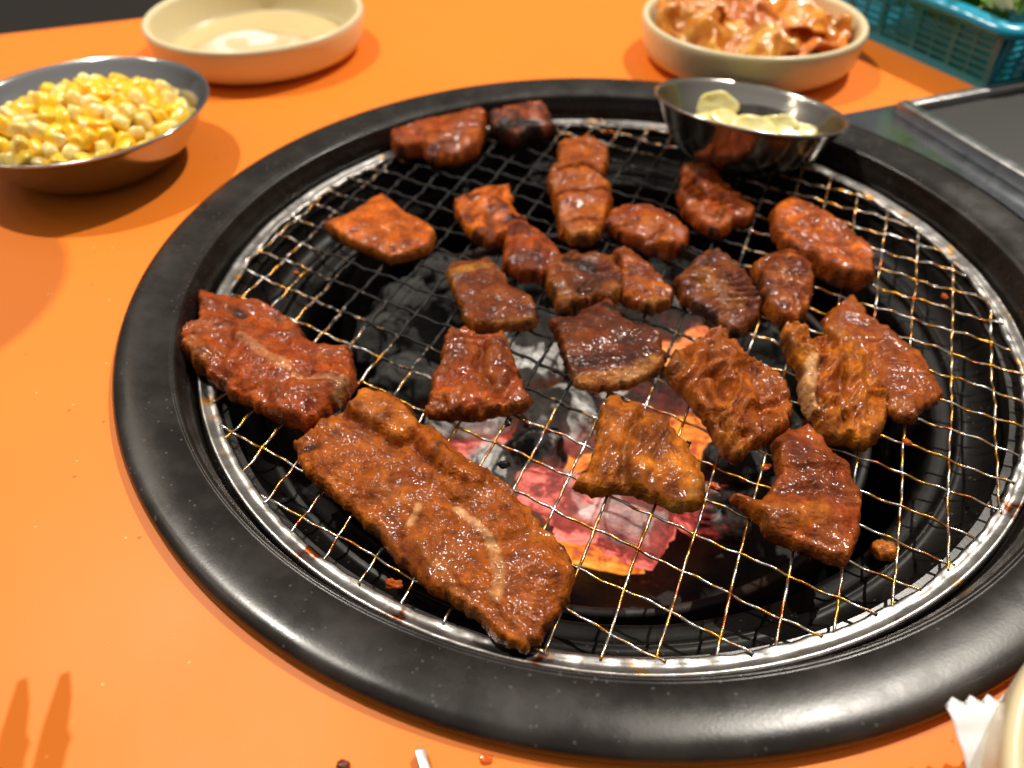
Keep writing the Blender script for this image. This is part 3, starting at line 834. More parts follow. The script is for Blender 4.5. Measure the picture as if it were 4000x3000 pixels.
    meat('square seared dark meat with a thick pale tan front edge, above the golden fold',
         [(1188, 697), (1215, 692), (1240, 690), (1290, 666), (1310, 650), (1326, 655), (1332, 682), (1350, 700), (1372, 715), (1420, 720), (1428, 735), (1422, 755), (1437, 770), (1432, 785), (1402, 812), (1360, 830), (1300, 840), (1252, 836), (1230, 803), (1215, 762), (1200, 722)],
         9.5, (.18, .040, .007), (.11, .022, .005), 16, (-10, .6, 10), [(r, [(1245, 815), (1300, 818), (1360, 808), (1425, 772)], 5.2, -1.6, (.54, .22, .065), .95), (r, [(1340, 808), (1400, 788)], 2.6, -.3, (.66, .34, .14), .7), (g, [(1240, 778), (1310, 785), (1370, 765)], 1.4, .6, (.05, .012, .004), .8), (g, [(1310, 655), (1322, 665)], 2.6, 0, (.01, .006, .005), .9)], .45)
    meat('wrinkled orange brown triangle of meat left of the fire',
         [(975, 714), (1008, 722), (1030, 728), (1042, 742), (1060, 738), (1085, 725), (1096, 738), (1110, 790), (1130, 840), (1149, 868), (1132, 884), (1085, 890), (1040, 901), (990, 902), (925, 900), (917, 886), (940, 850), (935, 820), (950, 800), (955, 770), (964, 740)],
         9.0, (.33, .080, .008), RED, 17, (45, 1.6, 7), [(g, [(1045, 745), (1030, 790), (1060, 830)], 1.6, 2.4, DARK, .6), (r, [(1075, 745), (1090, 810)], 5, 2.0, (.16, .03, .006), .6), (r, [(985, 740), (1010, 790)], 5, 1.8, (.20, .035, .006), .5), (g, [(960, 800), (1010, 830), (1090, 860)], 1.6, 1.2), (r, [(950, 860), (1030, 860), (1110, 870)], 5, 1.0)], .35)
    meat('seared rectangular meat slice with pale cut sides, left of the middle chain',
         [(964, 590), (975, 582), (1000, 573), (1030, 572), (1055, 567), (1085, 595), (1100, 625), (1150, 655), (1163, 685), (1158, 698), (1140, 705), (1085, 709), (1020, 713), (1003, 695), (990, 650), (975, 618)],
         9.5, (.20, .045, .007), (.25, .060, .008), 18, (15, .5, 10), [(r, [(970, 585), (1020, 575), (1052, 572)], 3.4, .2, (.46, .20, .03), .85), (r, [(1080, 695), (1140, 690)], 4.5, -1.0, (.38, .15, .03), .8), (g, [(1000, 635), (1060, 640), (1120, 655)], 1.6, .5, DARK, .5)], .38, sidec=(.36, .12, .018))
    meat('dark red upright meat flap at the left end of the middle chain',
         [(1097, 478), (1130, 490), (1165, 508), (1200, 543), (1212, 562), (1200, 582), (1172, 606), (1120, 600), (1088, 580), (1090, 530)],
         10.0, RED, (.16, .03, .007), 19, (80, .9, 7), [(r, [(1105, 500), (1160, 540)], 6, 1.5), (r, [(1110, 560), (1170, 590)], 5, .8)], .4)
    meat('browned nubbly meat with a charred top in the middle of the chain',
         [(1176, 592), (1200, 562), (1240, 552), (1290, 555), (1330, 566), (1347, 600), (1341, 640), (1316, 661), (1280, 650), (1245, 668), (1225, 684), (1205, 680), (1198, 655), (1180, 622)],
         10.0, (.27, .075, .009), DARK, 20, (30, 1.4, 6), [(g, [(1230, 562), (1275, 570)], 5, .4, (.02, .008, .005), .8), (g, [(1290, 600), (1260, 620)], 5, .4, (.05, .014, .006), .7), (r, [(1200, 610), (1230, 640)], 5, 1.2, (.33, .13, .02), .5), (r, [(1330, 620), (1325, 650)], 2.6, .8, (.42, .17, .02), .7)], .45)
    meat('pointed reddish meat slice at the right end of the middle chain',
         [(1322, 552), (1345, 543), (1365, 553), (1390, 575), (1422, 605), (1456, 640), (1448, 662), (1410, 676), (1378, 662), (1345, 655), (1339, 625), (1342, 592)],
         9.0, (.28, .058, .008), BROWN, 21, (-45, .8, 7), [(r, [(1385, 655), (1440, 645)], 3, 1.0, (.40, .18, .04), .7), (r, [(1360, 590), (1385, 610)], 5, .8, (.42, .14, .05), .5), (g, [(1345, 640), (1400, 632)], 1.6, 1.0)], .4)
    meat('glossy dark red meat strip at the upper left rim of the grate',
         [(846, 303), (870, 288), (900, 276), (960, 262), (1020, 247), (1048, 255), (1050, 275), (1040, 305), (1030, 332), (985, 347), (930, 347), (912, 328), (872, 332), (850, 325)],
         13.0, RED, (.40, .095, .008), 22, (10, 1.0, 8), [(r, [(870, 320), (960, 330), (1010, 325)], 5, -2, (.46, .12, .008), .8), (g, [(905, 322), (950, 305), (985, 300)], 2.2, 1.4, (.03, .008, .005), .7)], .5, zoff=1)
    meat('burnt black and red meat scrap beside the red strip at the back rim',
         [(1055, 258), (1100, 245), (1150, 224), (1168, 232), (1185, 255), (1200, 277), (1180, 291), (1140, 297), (1118, 312), (1090, 301), (1066, 283)],
         13.0, (.07, .02, .010), RED, 23, (20, 1.8, 6), [(g, [(1090, 262), (1150, 270)], 8, 1.0, (.012, .010, .010), .85), (g, [(1120, 290), (1170, 285)], 3, 1.5, (.008, .006, .006), .9), (r, [(1150, 235), (1180, 260)], 3, 1.4, (.40, .09, .02), .7)], .8, zoff=1)
    # crumb that fell through on to the pan
    V, F = ICO3
    c = U([(1912, 1190)], -.0285)[0]
    Vv = V * np.array([.0042, .0038, .0030]); Vv = Vv * (1 + .35 * fbm(V * 2.3 + 5, 3))[:, None]
    o = mesh('meat_crumb', Vv, F, M_MEAT, cols={'col': np.tile(np.array([[.42, .12, .015]]), (len(Vv), 1))})
    o.location = [float(x) for x in c]
    tag(o, 'tiny orange meat crumb fallen through the mesh near the right front', 'crumb')


# ------------------------------------------------------------------ bowls and their food
def steel_bowl(name, label, loc, r, h, tilt=(0, 0), mat=None):
    g = empty(name, loc)
    tag(g, label, 'bowl')
    rb = r * .56
    prof = [(0, 0), (rb * .8, 0), (rb, .0006), (rb + (r - rb) * .45, h * .30), (r * .93, h * .78), (r - .0012, h - .0012), (r, h - .0002), (r + .0012, h), (r + .0016, h - .0010), (r + .0004, h - .0018), (r * .945, h * .76), (rb + (r - rb) * .50, h * .27), (rb + .0018, -.0006), (rb * .8, -.0010), (0, -.0010)]
    p = chaikin(prof, 2)
    V, F = lathe_vf(p, 128)
    mesh('shell', V, F, mat or M_STEEL, g)
    if tilt != (0, 0):
        n = Vector((math.sin(R(tilt[0])), math.sin(R(tilt[1])), 1)).normalized()
        g.rotation_mode = 'QUATERNION'
        g.rotation_quaternion = Vector((0, 0, 1)).rotation_difference(n)
    return g


def cream_bowl(label, loc, r=.0672, h=.0245, rb=.0560):
    ri = r - .0048
    prof = [(0, .0035), (ri - .012, .0035), (ri - .0060, .0042), (ri - .0030, .0068), (ri - .0006, h - .006), (ri, h - .0016), (r - .0022, h), (r - .0006, h - .0009), (r, h - .0032), (r - .0010, h * .60), (r - .0026, .0075), (r - .0062, .0034), (rb, .0026), (rb - .001, .0003), (rb - .004, .0003), (rb - .005, .0016), (0, .0016)]
    V, F = lathe_vf(chaikin(prof, 2), 128)
    o = mesh('cream_bowl', V, F, M_CREAM)
    o.location = loc
    tag(o, label, 'bowl')
    return o


def mat_corn(pale):
    t = NT('corn_kernel_pale' if pale else 'corn_kernel_yellow'); v = t.coord('Object')
    sep = t.add('ShaderNodeSeparateXYZ'); t.lk(v, sep.inputs[0])
    oi = t.add('ShaderNodeObjectInfo').outputs['Random']
    a, b = ((.90, .70, .24), (.90, .64, .13)) if pale else ((.95, .52, .008), (.95, .62, .02))
    c = t.mix(oi, a, b)
    tip = t.mapr(t.math('ADD', sep.outputs['Z'], t.mapr(t.noise(v, 500, 3), .3, .7, -.0012, .0012)), -.0046, -.0016, 1, 0)
    c = t.mix(tip, c, (.86, .70, .34))
    t.set(Base_Color=c, Roughness=.3, Subsurface_Weight=.6, Subsurface_Scale=.004, Coat_Weight=.5, Coat_Roughness=.12,
          Normal=t.bump(t.noise(v, 350, 2), .35, .0008))
    t.b.inputs['Subsurface Radius'].default_value = (1, .6, .15)
    return t.m


def build_corn():
    cx, cy = -.2590, .0625
    steel_bowl('steel_bowl', 'wide stainless steel bowl heaped with yellow sweetcorn', (cx, cy, .0012), .0585, .0285)
    # creamy dressing under the kernels
    V, F = lathe_vf([(r, 0) for r in np.linspace(.0475, .0005, 16)], 72)
    rr = np.hypot(V[:, 0], V[:, 1])
    V[:, 2] = .0155 + .0105 * (1 - (rr / .047) ** 2) + .0012 * fbm(V * 150, 3)
    V[rr > .0465, 2] = .0140
    t = NT('creamy_dressing'); t.set(Base_Color=(.85, .62, .17), Roughness=.25, Subsurface_Weight=.2, Subsurface_Scale=.003)
    o = mesh('corn_dressing', V, F, t.m); o.location = (cx, cy, .001)
    tag(o, 'pale creamy dressing between the kernels in the sweetcorn bowl', 'dressing')
    my, mp = mat_corn(False), mat_corn(True)

    def kernel(seed, mat):
        V, F = ICO3
        V = V.copy()
        Z = V[:, 2].copy()
        m = np.abs(V).max(1)[:, None]
        V = V * .26 + V / m * .62
        tap = 1 - .42 * sstep(.25, -1.0, Z)
        V[:, 0] *= tap; V[:, 1] *= (1 - .30 * sstep(.2, -1, Z))
        V[:, 2] -= .22 * sstep(-.6, -1, Z) * (1 - np.hypot(V[:, 0], V[:, 1]))
        V *= np.array([.0056, .0040, .0058])
        V *= (1 + .09 * fbm(ICO3[0] * 1.3 + seed * 3.3, 2))[:, None]
        me = bpy.data.meshes.new('corn_kernel')
        me.from_pydata(V.tolist(), [], F); me.polygons.foreach_set('use_smooth', [True] * len(F)); me.materials.append(mat)
        return me
    ks = [kernel(i, my) for i in range(4)] + [kernel(9 + i, mp) for i in range(3)]
    pts = []
    rs = random.Random(5)
    for tries in range(9000):
        a, q = rs.uniform(0, 2 * math.pi), .0450 * math.sqrt(rs.random())
        x, y = q * math.cos(a), q * math.sin(a)
        if all((x - u) ** 2 + (y - v) ** 2 > .0066 ** 2 for u, v in pts): pts.append((x, y))
        if len(pts) >= 190: break
    for i, (x, y) in enumerate(pts):
        q = math.hypot(x, y) / .047
        z = .0178 + .0115 * (1 - q * q) + rs.uniform(-.0008, .0022)
        pale = rs.random() < .32
        me = rs.choice(ks[4:]) if pale else rs.choice(ks[:4])
        o = link('corn_kernel', me)
        o.location = (cx + x, cy + y, z)
        o.rotation_euler = (rs.uniform(-1.3, 1.3) if rs.random() < .7 else rs.uniform(0, 6.28), rs.uniform(-1.3, 1.3), rs.uniform(0, 6.28))
        s = rs.uniform(.85, 1.1); o.scale = (s * rs.uniform(.8, 1.2), s * rs.uniform(.75, 1.25), s * rs.uniform(.75, 1.15))
        tag(o, 'pale creamy sweetcorn kernel in the wide steel bowl' if pale else 'bright yellow sweetcorn kernel in the wide steel bowl', 'corn kernel',
            'pale sweetcorn kernels' if pale else 'yellow sweetcorn kernels')


def sheet(name, path_fn, nu, nv, mat, th, cols=None):
    V = np.array([path_fn(i / nu, j / nv) for j in range(nv + 1) for i in range(nu + 1)])
    F = [(j * (nu + 1) + i, j * (nu + 1) + i + 1, (j + 1) * (nu + 1) + i + 1, (j + 1) * (nu + 1) + i) for j in range(nv) for i in range(nu)]
    o = mesh(name, V, F, mat)
    m = o.modifiers.new('thick', 'SOLIDIFY'); m.thickness = th; m.offset = 0
    return o


def build_sauce_dish():
    c = (-.2335, .2125, .0002)
    cream_bowl('cream dish with a creamy sauce swirl at the back left', c)
    t = NT('creamy_sauce'); v = t.coord()
    a = t.add('ShaderNodeAttribute', attribute_name='col').outputs['Color']
    t.set(Base_Color=a, Roughness=.16, Specular_IOR_Level=.5, Subsurface_Weight=.25, Subsurface_Scale=.004, Normal=t.bump(t.noise(v, 70, 2), .1, .002))
    n_r, n_a = 60, 160
    V, F = lathe_vf([(r, 0) for r in np.linspace(.0585, .0003, n_r)], n_a)
    rr = np.hypot(V[:, 0], V[:, 1]); an = np.arctan2(V[:, 1], V[:, 0])
    x, y = V[:, 0] + .002, V[:, 1] + .010
    r2 = np.hypot(x, y * 1.25); a2 = np.arctan2(y * 1.25, x)
    edge = .034 * (1 + .14 * np.sin(a2 * 2 + .6) + .08 * np.sin(a2 * 3 + 2) + .05 * fbm(np.c_[np.cos(a2) * 2, np.sin(a2) * 2], 2))
    pool = 1 - sstep(edge * .93, edge * 1.0, r2)
    sw = np.sin(r2 / .0042 - a2 * 1.0 + 1.2 * fbm(np.c_[x * 60, y * 60], 2))
    core = 1 - sstep(.016, .034, r2)
    V[:, 2] = .0003 + .0022 * pool + .0011 * pool * core * sw + .0022 * core
    rim_ = np.exp(-((r2 - edge * .95) / .0040) ** 2)
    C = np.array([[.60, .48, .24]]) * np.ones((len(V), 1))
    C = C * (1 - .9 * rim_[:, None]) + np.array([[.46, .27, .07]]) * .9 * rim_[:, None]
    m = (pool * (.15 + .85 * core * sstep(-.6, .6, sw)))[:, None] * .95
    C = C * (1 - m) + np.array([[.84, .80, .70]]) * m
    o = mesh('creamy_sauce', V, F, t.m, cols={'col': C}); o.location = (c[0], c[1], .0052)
    tag(o, 'creamy white sauce swirl in the back left cream dish', 'sauce')


def build_kimchi():
    c = (.0716, .2420, .0002)
    cream_bowl('cream bowl filled with orange kimchi at the back right', c, .0668, .0262)
    t = NT('kimchi_leaf'); v = t.coord()
    a = t.add('ShaderNodeAttribute', attribute_name='col').outputs['Color']
    n = t.noise(v, 90, 4, .6); f = t.noise(v, 500, 3, .6)
    cc = t.mix(t.mapr(n, .42, .60, 0, .85), a, (.60, .17, .008)); cc = t.mix(t.mapr(f, .58, .66, 0, .8), cc, (.30, .035, .006))
    t.set(Base_Color=cc, Roughness=.3, Coat_Weight=.5, Coat_Roughness=.15, Subsurface_Weight=.2, Subsurface_Scale=.004, Normal=t.bump(n, .7, .0025))
    t.b.inputs['Subsurface Radius'].default_value = (1, .5, .15)
    V, F = lathe_vf([(r, 0) for r in np.linspace(.0545, .0004, 14)], 80)
    V[:, 2] = .0085 + .0018 * fbm(V * 90, 3)
    o = mesh('kimchi_juice', V, F, t.m, cols={'col': np.tile([[.45, .10, .010]], (len(V), 1))}); o.location = (c[0], c[1], 0.0008)
    tag(o, 'red orange kimchi juice at the bottom of the kimchi bowl', 'kimchi juice')
    leaves = [  # centre dx,dy, length, width, angle, lift, roll, folds, colour, label
        (-.040, .006, .050, .040, 80, .034, .6, 1.1, (.68, .27, .022), 'upright pale kimchi leaf leaning on the left wall of its bowl'),
        (-.024, .026, .060, .044, 15, .040, .3, 1.0, (.74, .36, .10), 'pinkish white kimchi stem at the back of the bowl'),
        (-.026, -.018, .056, .036, -55, .024, .5, 1.6, (.72, .33, .035), 'ribbed cream kimchi stem near the front left of the bowl'),
        (.000, .004, .058, .040, 20, .040, .9, 1.3, (.58, .14, .010), 'arched orange kimchi leaf in the middle of the bowl'),
        (.004, -.024, .050, .036, 65, .030, .8, 1.2, (.76, .38, .05), 'pale folded kimchi heart at the front of the bowl'),
        (.030, .024, .064, .052, -14, .026, .15, .6, (.66, .25, .010), 'wide flat orange kimchi leaf on the right side of the bowl'),
        (.034, -.014, .050, .036, 25, .014, .2, .9, (.62, .16, .015), 'low red kimchi strip in front of the wide flat leaf'),
        (.050, .004, .036, .020, 80, .032, .5, .8, (.66, .24, .02), 'thin kimchi shred leaning on the right wall of its bowl')]
    for k, (dx, dy, L, W, ang, lift, rl, fo, cc, lab) in enumerate(leaves):
        ca, sa = math.cos(R(ang)), math.sin(R(ang))
        nu, nv = 40, 26
        uu, vv = np.meshgrid(np.linspace(0, 1, nu + 1), np.linspace(0, 1, nv + 1))
        uu, vv = uu.ravel(), vv.ravel()
        x = (uu - .5) * L * (1 - .25 * rl); y = (vv - .5) * W * (.75 + .35 * np.sin(math.pi * uu))
        z = .0095 + lift * .54 * np.sin(math.pi * np.clip(uu, .02, 1)) ** .8 * (.5 + .5 * np.sin(math.pi * (.15 + .7 * vv))) \
            + .0034 * np.sin(vv * fo * 6.28 + 3 * uu + k) + .0060 * fbm(np.c_[uu * 3.2, vv * 3.2, np.full(len(uu), k * 3.3)], 3)
        x = x + .006 * fbm(np.c_[uu * 2.5, vv * 3.5, np.full(len(uu), 40 + k * 3.3)], 2); y = y + .006 * fbm(np.c_[uu * 3.5, vv * 2.5, np.full(len(uu), 70 + k * 3.3)], 2)
        X = c[0] + dx + x * ca - y * sa; Y = c[1] + dy + x * sa + y * ca
        rad = np.hypot(X - c[0], Y - c[1]); lim = .0575
        s = np.where(rad > lim, lim / rad, 1); X = c[0] + (X - c[0]) * s; Y = c[1] + (Y - c[1]) * s
        z = np.minimum(z, .040)
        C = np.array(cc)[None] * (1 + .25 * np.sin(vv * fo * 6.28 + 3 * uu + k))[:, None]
        F = [(j * (nu + 1) + i, j * (nu + 1) + i + 1, (j + 1) * (nu + 1) + i + 1, (j + 1) * (nu + 1) + i) for j in range(nv) for i in range(nu)]
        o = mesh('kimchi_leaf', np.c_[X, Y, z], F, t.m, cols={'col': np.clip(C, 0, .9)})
        m = o.modifiers.new('thick', 'SOLIDIFY'); m.thickness = .0011; m.offset = 0
        tag(o, lab, 'kimchi', 'kimchi pieces in the bowl')


def build_garlic():
    base = Vector((.0600, .1215, -.0045))
    g = steel_bowl('garlic_bowl', 'small tilted steel bowl of sliced garlic resting on the back of the grate', base, .0468, .0270, (5, 10), mat=M_SOOTY)
    q = g.rotation_quaternion
    t = NT('oiled_garlic'); v = t.coord()
    t.set(Base_Color=t.mix(t.mapr(t.noise(v, 120, 3), .4, .65, 0, 1), (.86, .80, .44), (.82, .68, .22)), Roughness=.2, Subsurface_Weight=.35, Subsurface_Scale=.004, Coat_Weight=.4, Coat_Roughness=.05,
          Normal=t.bump(t.noise(v, 200, 2), .1, .001))
    t.b.inputs['Subsurface Radius'].default_value = (1, .8, .3)
    oil = plain('yellow_oil', (.72, .48, .03), .05)
    V, F = lathe_vf([(r, 0) for r in np.linspace(.0285, .0004, 8)], 64)
    o = mesh('garlic_oil', V, F, oil); o.location = base + q @ Vector((0, 0, .0042)); o.rotation_mode = 'QUATERNION'; o.rotation_quaternion = q
    tag(o, 'thin yellow oil in the small garlic bowl', 'oil')
    sl = [((-.016, .006), .0200, .0125, (6, -6, 10), 'large oval garlic slice at the left of the small bowl'),
          ((-.012, .026), .0105, .0175, (66, 0, 5), 'garlic slice standing up at the back of the small bowl'),
          ((.007, .001), .0120, .0150, (40, 10, 0), 'round garlic slice in the middle of the small bowl'),
          ((.017, .004), .0105, .0165, (58, -25, -20), 'garlic slice leaning beside the middle slice'),
          ((.025, -.008), .0125, .0130, (24, 6, -8), 'garlic slice nearest the right end of the row'),
          ((.002, -.015), .0135, .0105, (12, 0, 0), 'garlic slice low at the front of the small bowl'),
          ((-.006, .012), .0120, .0145, (25, 15, 30), 'garlic slice tucked under the large oval slice'),
          ((.014, .016), .0110, .0140, (20, -10, -30), 'garlic slice lying behind the middle slice'),
          ((.028, .006), .0100, .0140, (30, -20, 20), 'small garlic slice by the right wall of the small bowl')]
    for k, ((x, y), r, z, rot, lab) in enumerate(sl):
        hh = .0013
        p = [(0, hh * .55), (r * .35, hh * .6), (r * .60, hh * .8), (r * .82, hh * 1.1), (r * .95, hh), (r * .995, hh * .6), (r, 0), (r * .995, -hh * .7), (r * .93, -hh), (0, -hh)]
        V, F = lathe_vf(p, 56)
        a_ = np.arctan2(V[:, 1], V[:, 0])
        sh = 1 + .10 * np.sin(a_ * 2 + k) + .06 * np.sin(a_ * 3 + 2 * k) + .04 * np.sin(a_ * 5 + k)
        V[:, 0] *= sh; V[:, 1] *= sh * (.70 + .08 * math.sin(k * 2))
        V[:, 2] += .0005 * fbm(V * 150 + k, 2) - (V[:, 0] ** 2) / r * .10
        o = mesh('garlic_slice', V, F, t.m)
        o.rotation_mode = 'QUATERNION'
        from mathutils import Euler
        o.rotation_quaternion = q @ Euler([R(a) for a in rot]).to_quaternion()
        o.location = base + q @ Vector((x, y, z))
        tag(o, lab, 'garlic', 'garlic slices')


# ------------------------------------------------------------------ basket with lettuce
def build_basket():
    t = NT('teal_plastic'); v = t.coord()
    t.set(Base_Color=(.006, .30, .46), Roughness=.25, Specular_IOR_Level=.5, Subsurface_Weight=.08, Subsurface_Scale=.003, Normal=t.bump(t.noise(v, 300, 2), .08, .0004))
    mt = t.m
    A = np.array([.2060, .2130]); dl = np.array([-.573, .819]); dr = np.array([.860, .510])
    g = empty('plastic_basket', (float(A[0]), float(A[1]), 0))
    tag(g, 'teal plastic basket with slotted sides holding lettuce', 'basket')
    H = .0340
    outl = np.array([-.819, -.573]); outr = np.array([.510, -.860])
    flare = .10

    def wall(name, d, out, length, side):
        V, F = [], []

        def slab(u0, u1, v0, v1, th=.0022):
            k = len(V)
            for (uu, vv) in ((u0, v0), (u1, v0), (u1, v1), (u0, v1)):
                for tt in (0, -th):
                    p = d * uu + out * (vv * flare + tt)
                    V.append((p[0], p[1], vv))
            q = k
            F.extend([(q, q + 2, q + 4, q + 6), (q + 1, q + 7, q + 5, q + 3), (q, q + 1, q + 3, q + 2), (q + 2, q + 3, q + 5, q + 4), (q + 4, q + 5, q + 7, q + 6), (q + 6, q + 7, q + 1, q)])
        b0, b1 = .0050, .0305
        slab(0, length, .001, b0); slab(0, length, b1, H)
        cw, gap, rib = .0112, .0014, .0034
        rows = 6; ph = (b1 - b0) / rows; sl = ph * .60
        slab(0, .0045, b0, b1, .003)
        u = .0045
        while u + 2 * cw + gap + rib < length:
            for k in range(2):
                for r_ in range(rows):
                    slab(u, u + cw, b0 + r_ * ph + sl, b0 + (r_ + 1) * ph, .0016)
                u += cw
                slab(u, u + (gap if k == 0 else rib), b0, b1, .0016 if k == 0 else .0034)
                u += gap if k == 0 else rib
        if u < length: slab(u, length, b0, b1)
        me = mesh(name, V, F, mt, g, smooth=False)
        return me
    wall('slotted_wall', dl, outl, .30, 0)
    wall('slotted_wall', dr, outr, .22, 1)
    # far walls
    far = dl * .30
    for (st, d, ln) in ((far, dr, .22), (dr * .22, dl, .30)):
        V = []; nn = 2
        for z in (.001, H):
            for s in (0, ln):
                p = st + d * s
                V.append((p[0], p[1], z))
        o = mesh('plain_wall', V, [(0, 1, 3, 2)], mt, g, smooth=False)
        m = o.modifiers.new('t', 'SOLIDIFY'); m.thickness = .002
    # rolled rim along all four sides with rounded near corner
    pts = []
    def rp(a, b, z): p = dl * a + dr * b + outl * (H * flare + .003) * (1 if b < .11 else 0) + outr * (H * flare + .003) * (1 if a < .11 else 0); return (p[0], p[1], z)
    ring = [rp(.30, 0, .0375), rp(.12, 0, .0375), rp(.035, 0, .0366), rp(.012, 0, .0352), rp(.002, .002, .0346), rp(0, .012, .0348), rp(0, .05, .0358), rp(0, .22, .0375), rp(.30, .22, .0375)]
    path = resample(chaikin(ring, 3, True), .0025)
    n = len(path); M = 12
    V, F = [], []
    for i in range(n):
        tdir = path[(i + 1) % n] - path[i - 1]; tdir /= np.linalg.norm(tdir)
        sd = np.cross(tdir, [0, 0, 1]); sd /= np.linalg.norm(sd)
        rip = 1 + .03 * math.sin(i * 1.6)
        for j in range(M):
            a = 2 * math.pi * j / M
            V.append(path[i] + sd * math.cos(a) * .0066 * rip + np.array([0, 0, 1]) * math.sin(a) * .0040 * rip)
    for i in range(n):
        for j in range(M):
            F.append((i * M + j, i * M + (j + 1) % M, ((i + 1) % n) * M + (j + 1) % M, ((i + 1) % n) * M + j))
    mesh('rolled_rim', V, F, mt, g)
    V = [(*(dl * a + dr * b), .0012) for a, b in ((0, 0), (0, .22), (.30, .22), (.30, 0))]
    o = mesh('basket_floor', V, [(0, 1, 2, 3)], mt, g, smooth=False)
    m = o.modifiers.new('t', 'SOLIDIFY'); m.thickness = .002
    # lettuce
    lt = NT('lettuce_leaf'); v = lt.coord(); a = lt.add('ShaderNodeAttribute', attribute_name='col').outputs['Color']
    n1 = lt.noise(v, 60, 4)
    lt.set(Base_Color=lt.mix(lt.mapr(n1, .35, .65, 0, .6), a, (.05, .16, .008)), Roughness=.35, Subsurface_Weight=.3, Subsurface_Scale=.004, Normal=lt.bump(lt.noise(v, 180, 4), .5, .002))
    lt.b.inputs['Subsurface Radius'].default_value = (.5, 1, .2)
    labs = ['frilly bright green lettuce leaf at the basket corner', 'pale ribbed lettuce leaf lying just inside the basket rim', 'dark green lettuce leaf deeper in the basket', 'light green lettuce leaf at the back of the basket', 'crumpled lettuce leaf in the middle of the basket', 'lettuce leaf pressed against the slotted left wall']
    spots = [(.026, .034, 20, .062), (.030, .022, 60, .053), (.085, .055, -30, .046), (.16, .08, 10, .050), (.11, .12, 80, .050), (.07, .022, 100, .036)]
    for k, (a_, b_, ang, hz) in enumerate(spots):
        nu, nv = 44, 36
        uu, vv = np.meshgrid(np.linspace(-1, 1, nu + 1), np.linspace(-1, 1, nv + 1)); uu, vv = uu.ravel(), vv.ravel()
        rr = np.hypot(uu, vv); ca, sa = math.cos(R(ang)), math.sin(R(ang))
        sx = uu * np.sqrt(1 - vv * vv / 2); sy = vv * np.sqrt(1 - uu * uu / 2); r2 = np.hypot(sx, sy); an = np.arctan2(sy, sx)
        X = sx * .050; Y = sy * .040
        z = hz - .012 + .010 * r2 ** 2 + .007 * r2 ** 3 * np.sin(an * 9 + k) + .004 * r2 ** 2 * np.sin(an * 17 + 2 * k) + .004 * fbm(np.c_[uu * 3, vv * 3, np.full(len(uu), k * 5.)], 3)
        p = A + dl * a_ + dr * b_
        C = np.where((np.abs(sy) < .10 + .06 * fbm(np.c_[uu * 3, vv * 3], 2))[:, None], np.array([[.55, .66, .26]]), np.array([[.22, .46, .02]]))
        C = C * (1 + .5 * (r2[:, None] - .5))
        if k == 1: C = np.clip(C * 1.1 + np.array([[.22, .24, .12]]), 0, .8)
        Xw = p[0] + X * ca - Y * sa; Yw = p[1] + X * sa + Y * ca
        F = [(j * (nu + 1) + i, j * (nu + 1) + i + 1, (j + 1) * (nu + 1) + i + 1, (j + 1) * (nu + 1) + i) for j in range(nv) for i in range(nu)]
        # keep inside the basket walls
        rel = np.c_[Xw, Yw] - A
        Mx = np.linalg.inv(np.c_[dl, dr]); ab = rel @ Mx.T
        ab[:, 0] = np.clip(ab[:, 0], .004, .29); ab[:, 1] = np.clip(ab[:, 1], .004, .21)
        rel = ab[:, :1] * dl + ab[:, 1:] * dr
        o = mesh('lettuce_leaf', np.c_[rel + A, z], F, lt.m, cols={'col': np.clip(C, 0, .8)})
        m = o.modifiers.new('t', 'SOLIDIFY'); m.thickness = .0008
        tag(o, labs[k], 'lettuce', 'lettuce leaves in the basket')


# ------------------------------------------------------------------ steel tray at the right
def build_tray():
    P0 = np.array([.1210, .1630]); ea = np.array([.877, .480]); eb = np.array([.480, -.877])
    g = empty('steel_tray', (float(P0[0]), float(P0[1]), 0))
    g.rotation_euler = (0, 0, math.atan2(ea[1], ea[0]))        # local x = ea, local -y = eb
    tag(g, 'stainless steel tray with a raised rail set in the table beside the grill', 'tray')
    # thin plate let in around the grill ring: polygon minus the ring disc
    L = .36; Wd = .34
    ca, sa = ea
    N = 60
    # edge following the grill ring on the left side
    pts = []
    cl = np.array([-(P0 @ ea), (P0 @ eb)])                     # ring centre in local (x, y) with y = -eb
    rr = .1915
    arc = []
    for k in range(N + 1):
        a = R(75) - R(150) * k / N
        p = cl + rr * np.array([math.cos(a), math.sin(a)])
        if p[1] <= 0 and p[0] > -.2 and p[1] > -Wd: arc.append(p)
    top = arc[0]
    V = [(top[0], 0.0, .0022)] if top[1] < -.0005 else []
    V = [(max(top[0], -.02), 0, .0022)] + [(p[0], p[1], .0022) for p in arc] + [(arc[-1][0], -Wd, .0022), (L, -Wd, .0022), (L, 0, .0022)]
    o = mesh('plate', V, [tuple(range(len(V)))[::-1]], M_TRAY, g, smooth=False)
    m = o.modifiers.new('t', 'SOLIDIFY'); m.thickness = .0018; m.offset = -1
    # rail frame
    x0, h = .0235, .0105
    y0 = -.0015
    def bar(nm, xa, xb, ya, yb, za, zb, mat=M_RAIL, bv=.0006): return box(nm, xa, xb, ya, yb, za, zb, mat, g, bv)
    bar('rail', x0, x0 + .0062, -.32, y0 - .006, .0024, h, bv=.0012)
    bar('rail', x0 + .0064, L, y0 - .0125, y0 - .006, .0024, h - .0006, bv=.0012)
    bar('rail_foot', x0 - .0035, x0 - .0002, -.32, y0 - .010, .0024, .0034, bv=.0003)
    bar('sunken_floor', x0 + .0063, L, -.32, y0 - .0127, .0046, .0056, M_DARKTRAY, .0003)
    # slight sauce smears
    return g


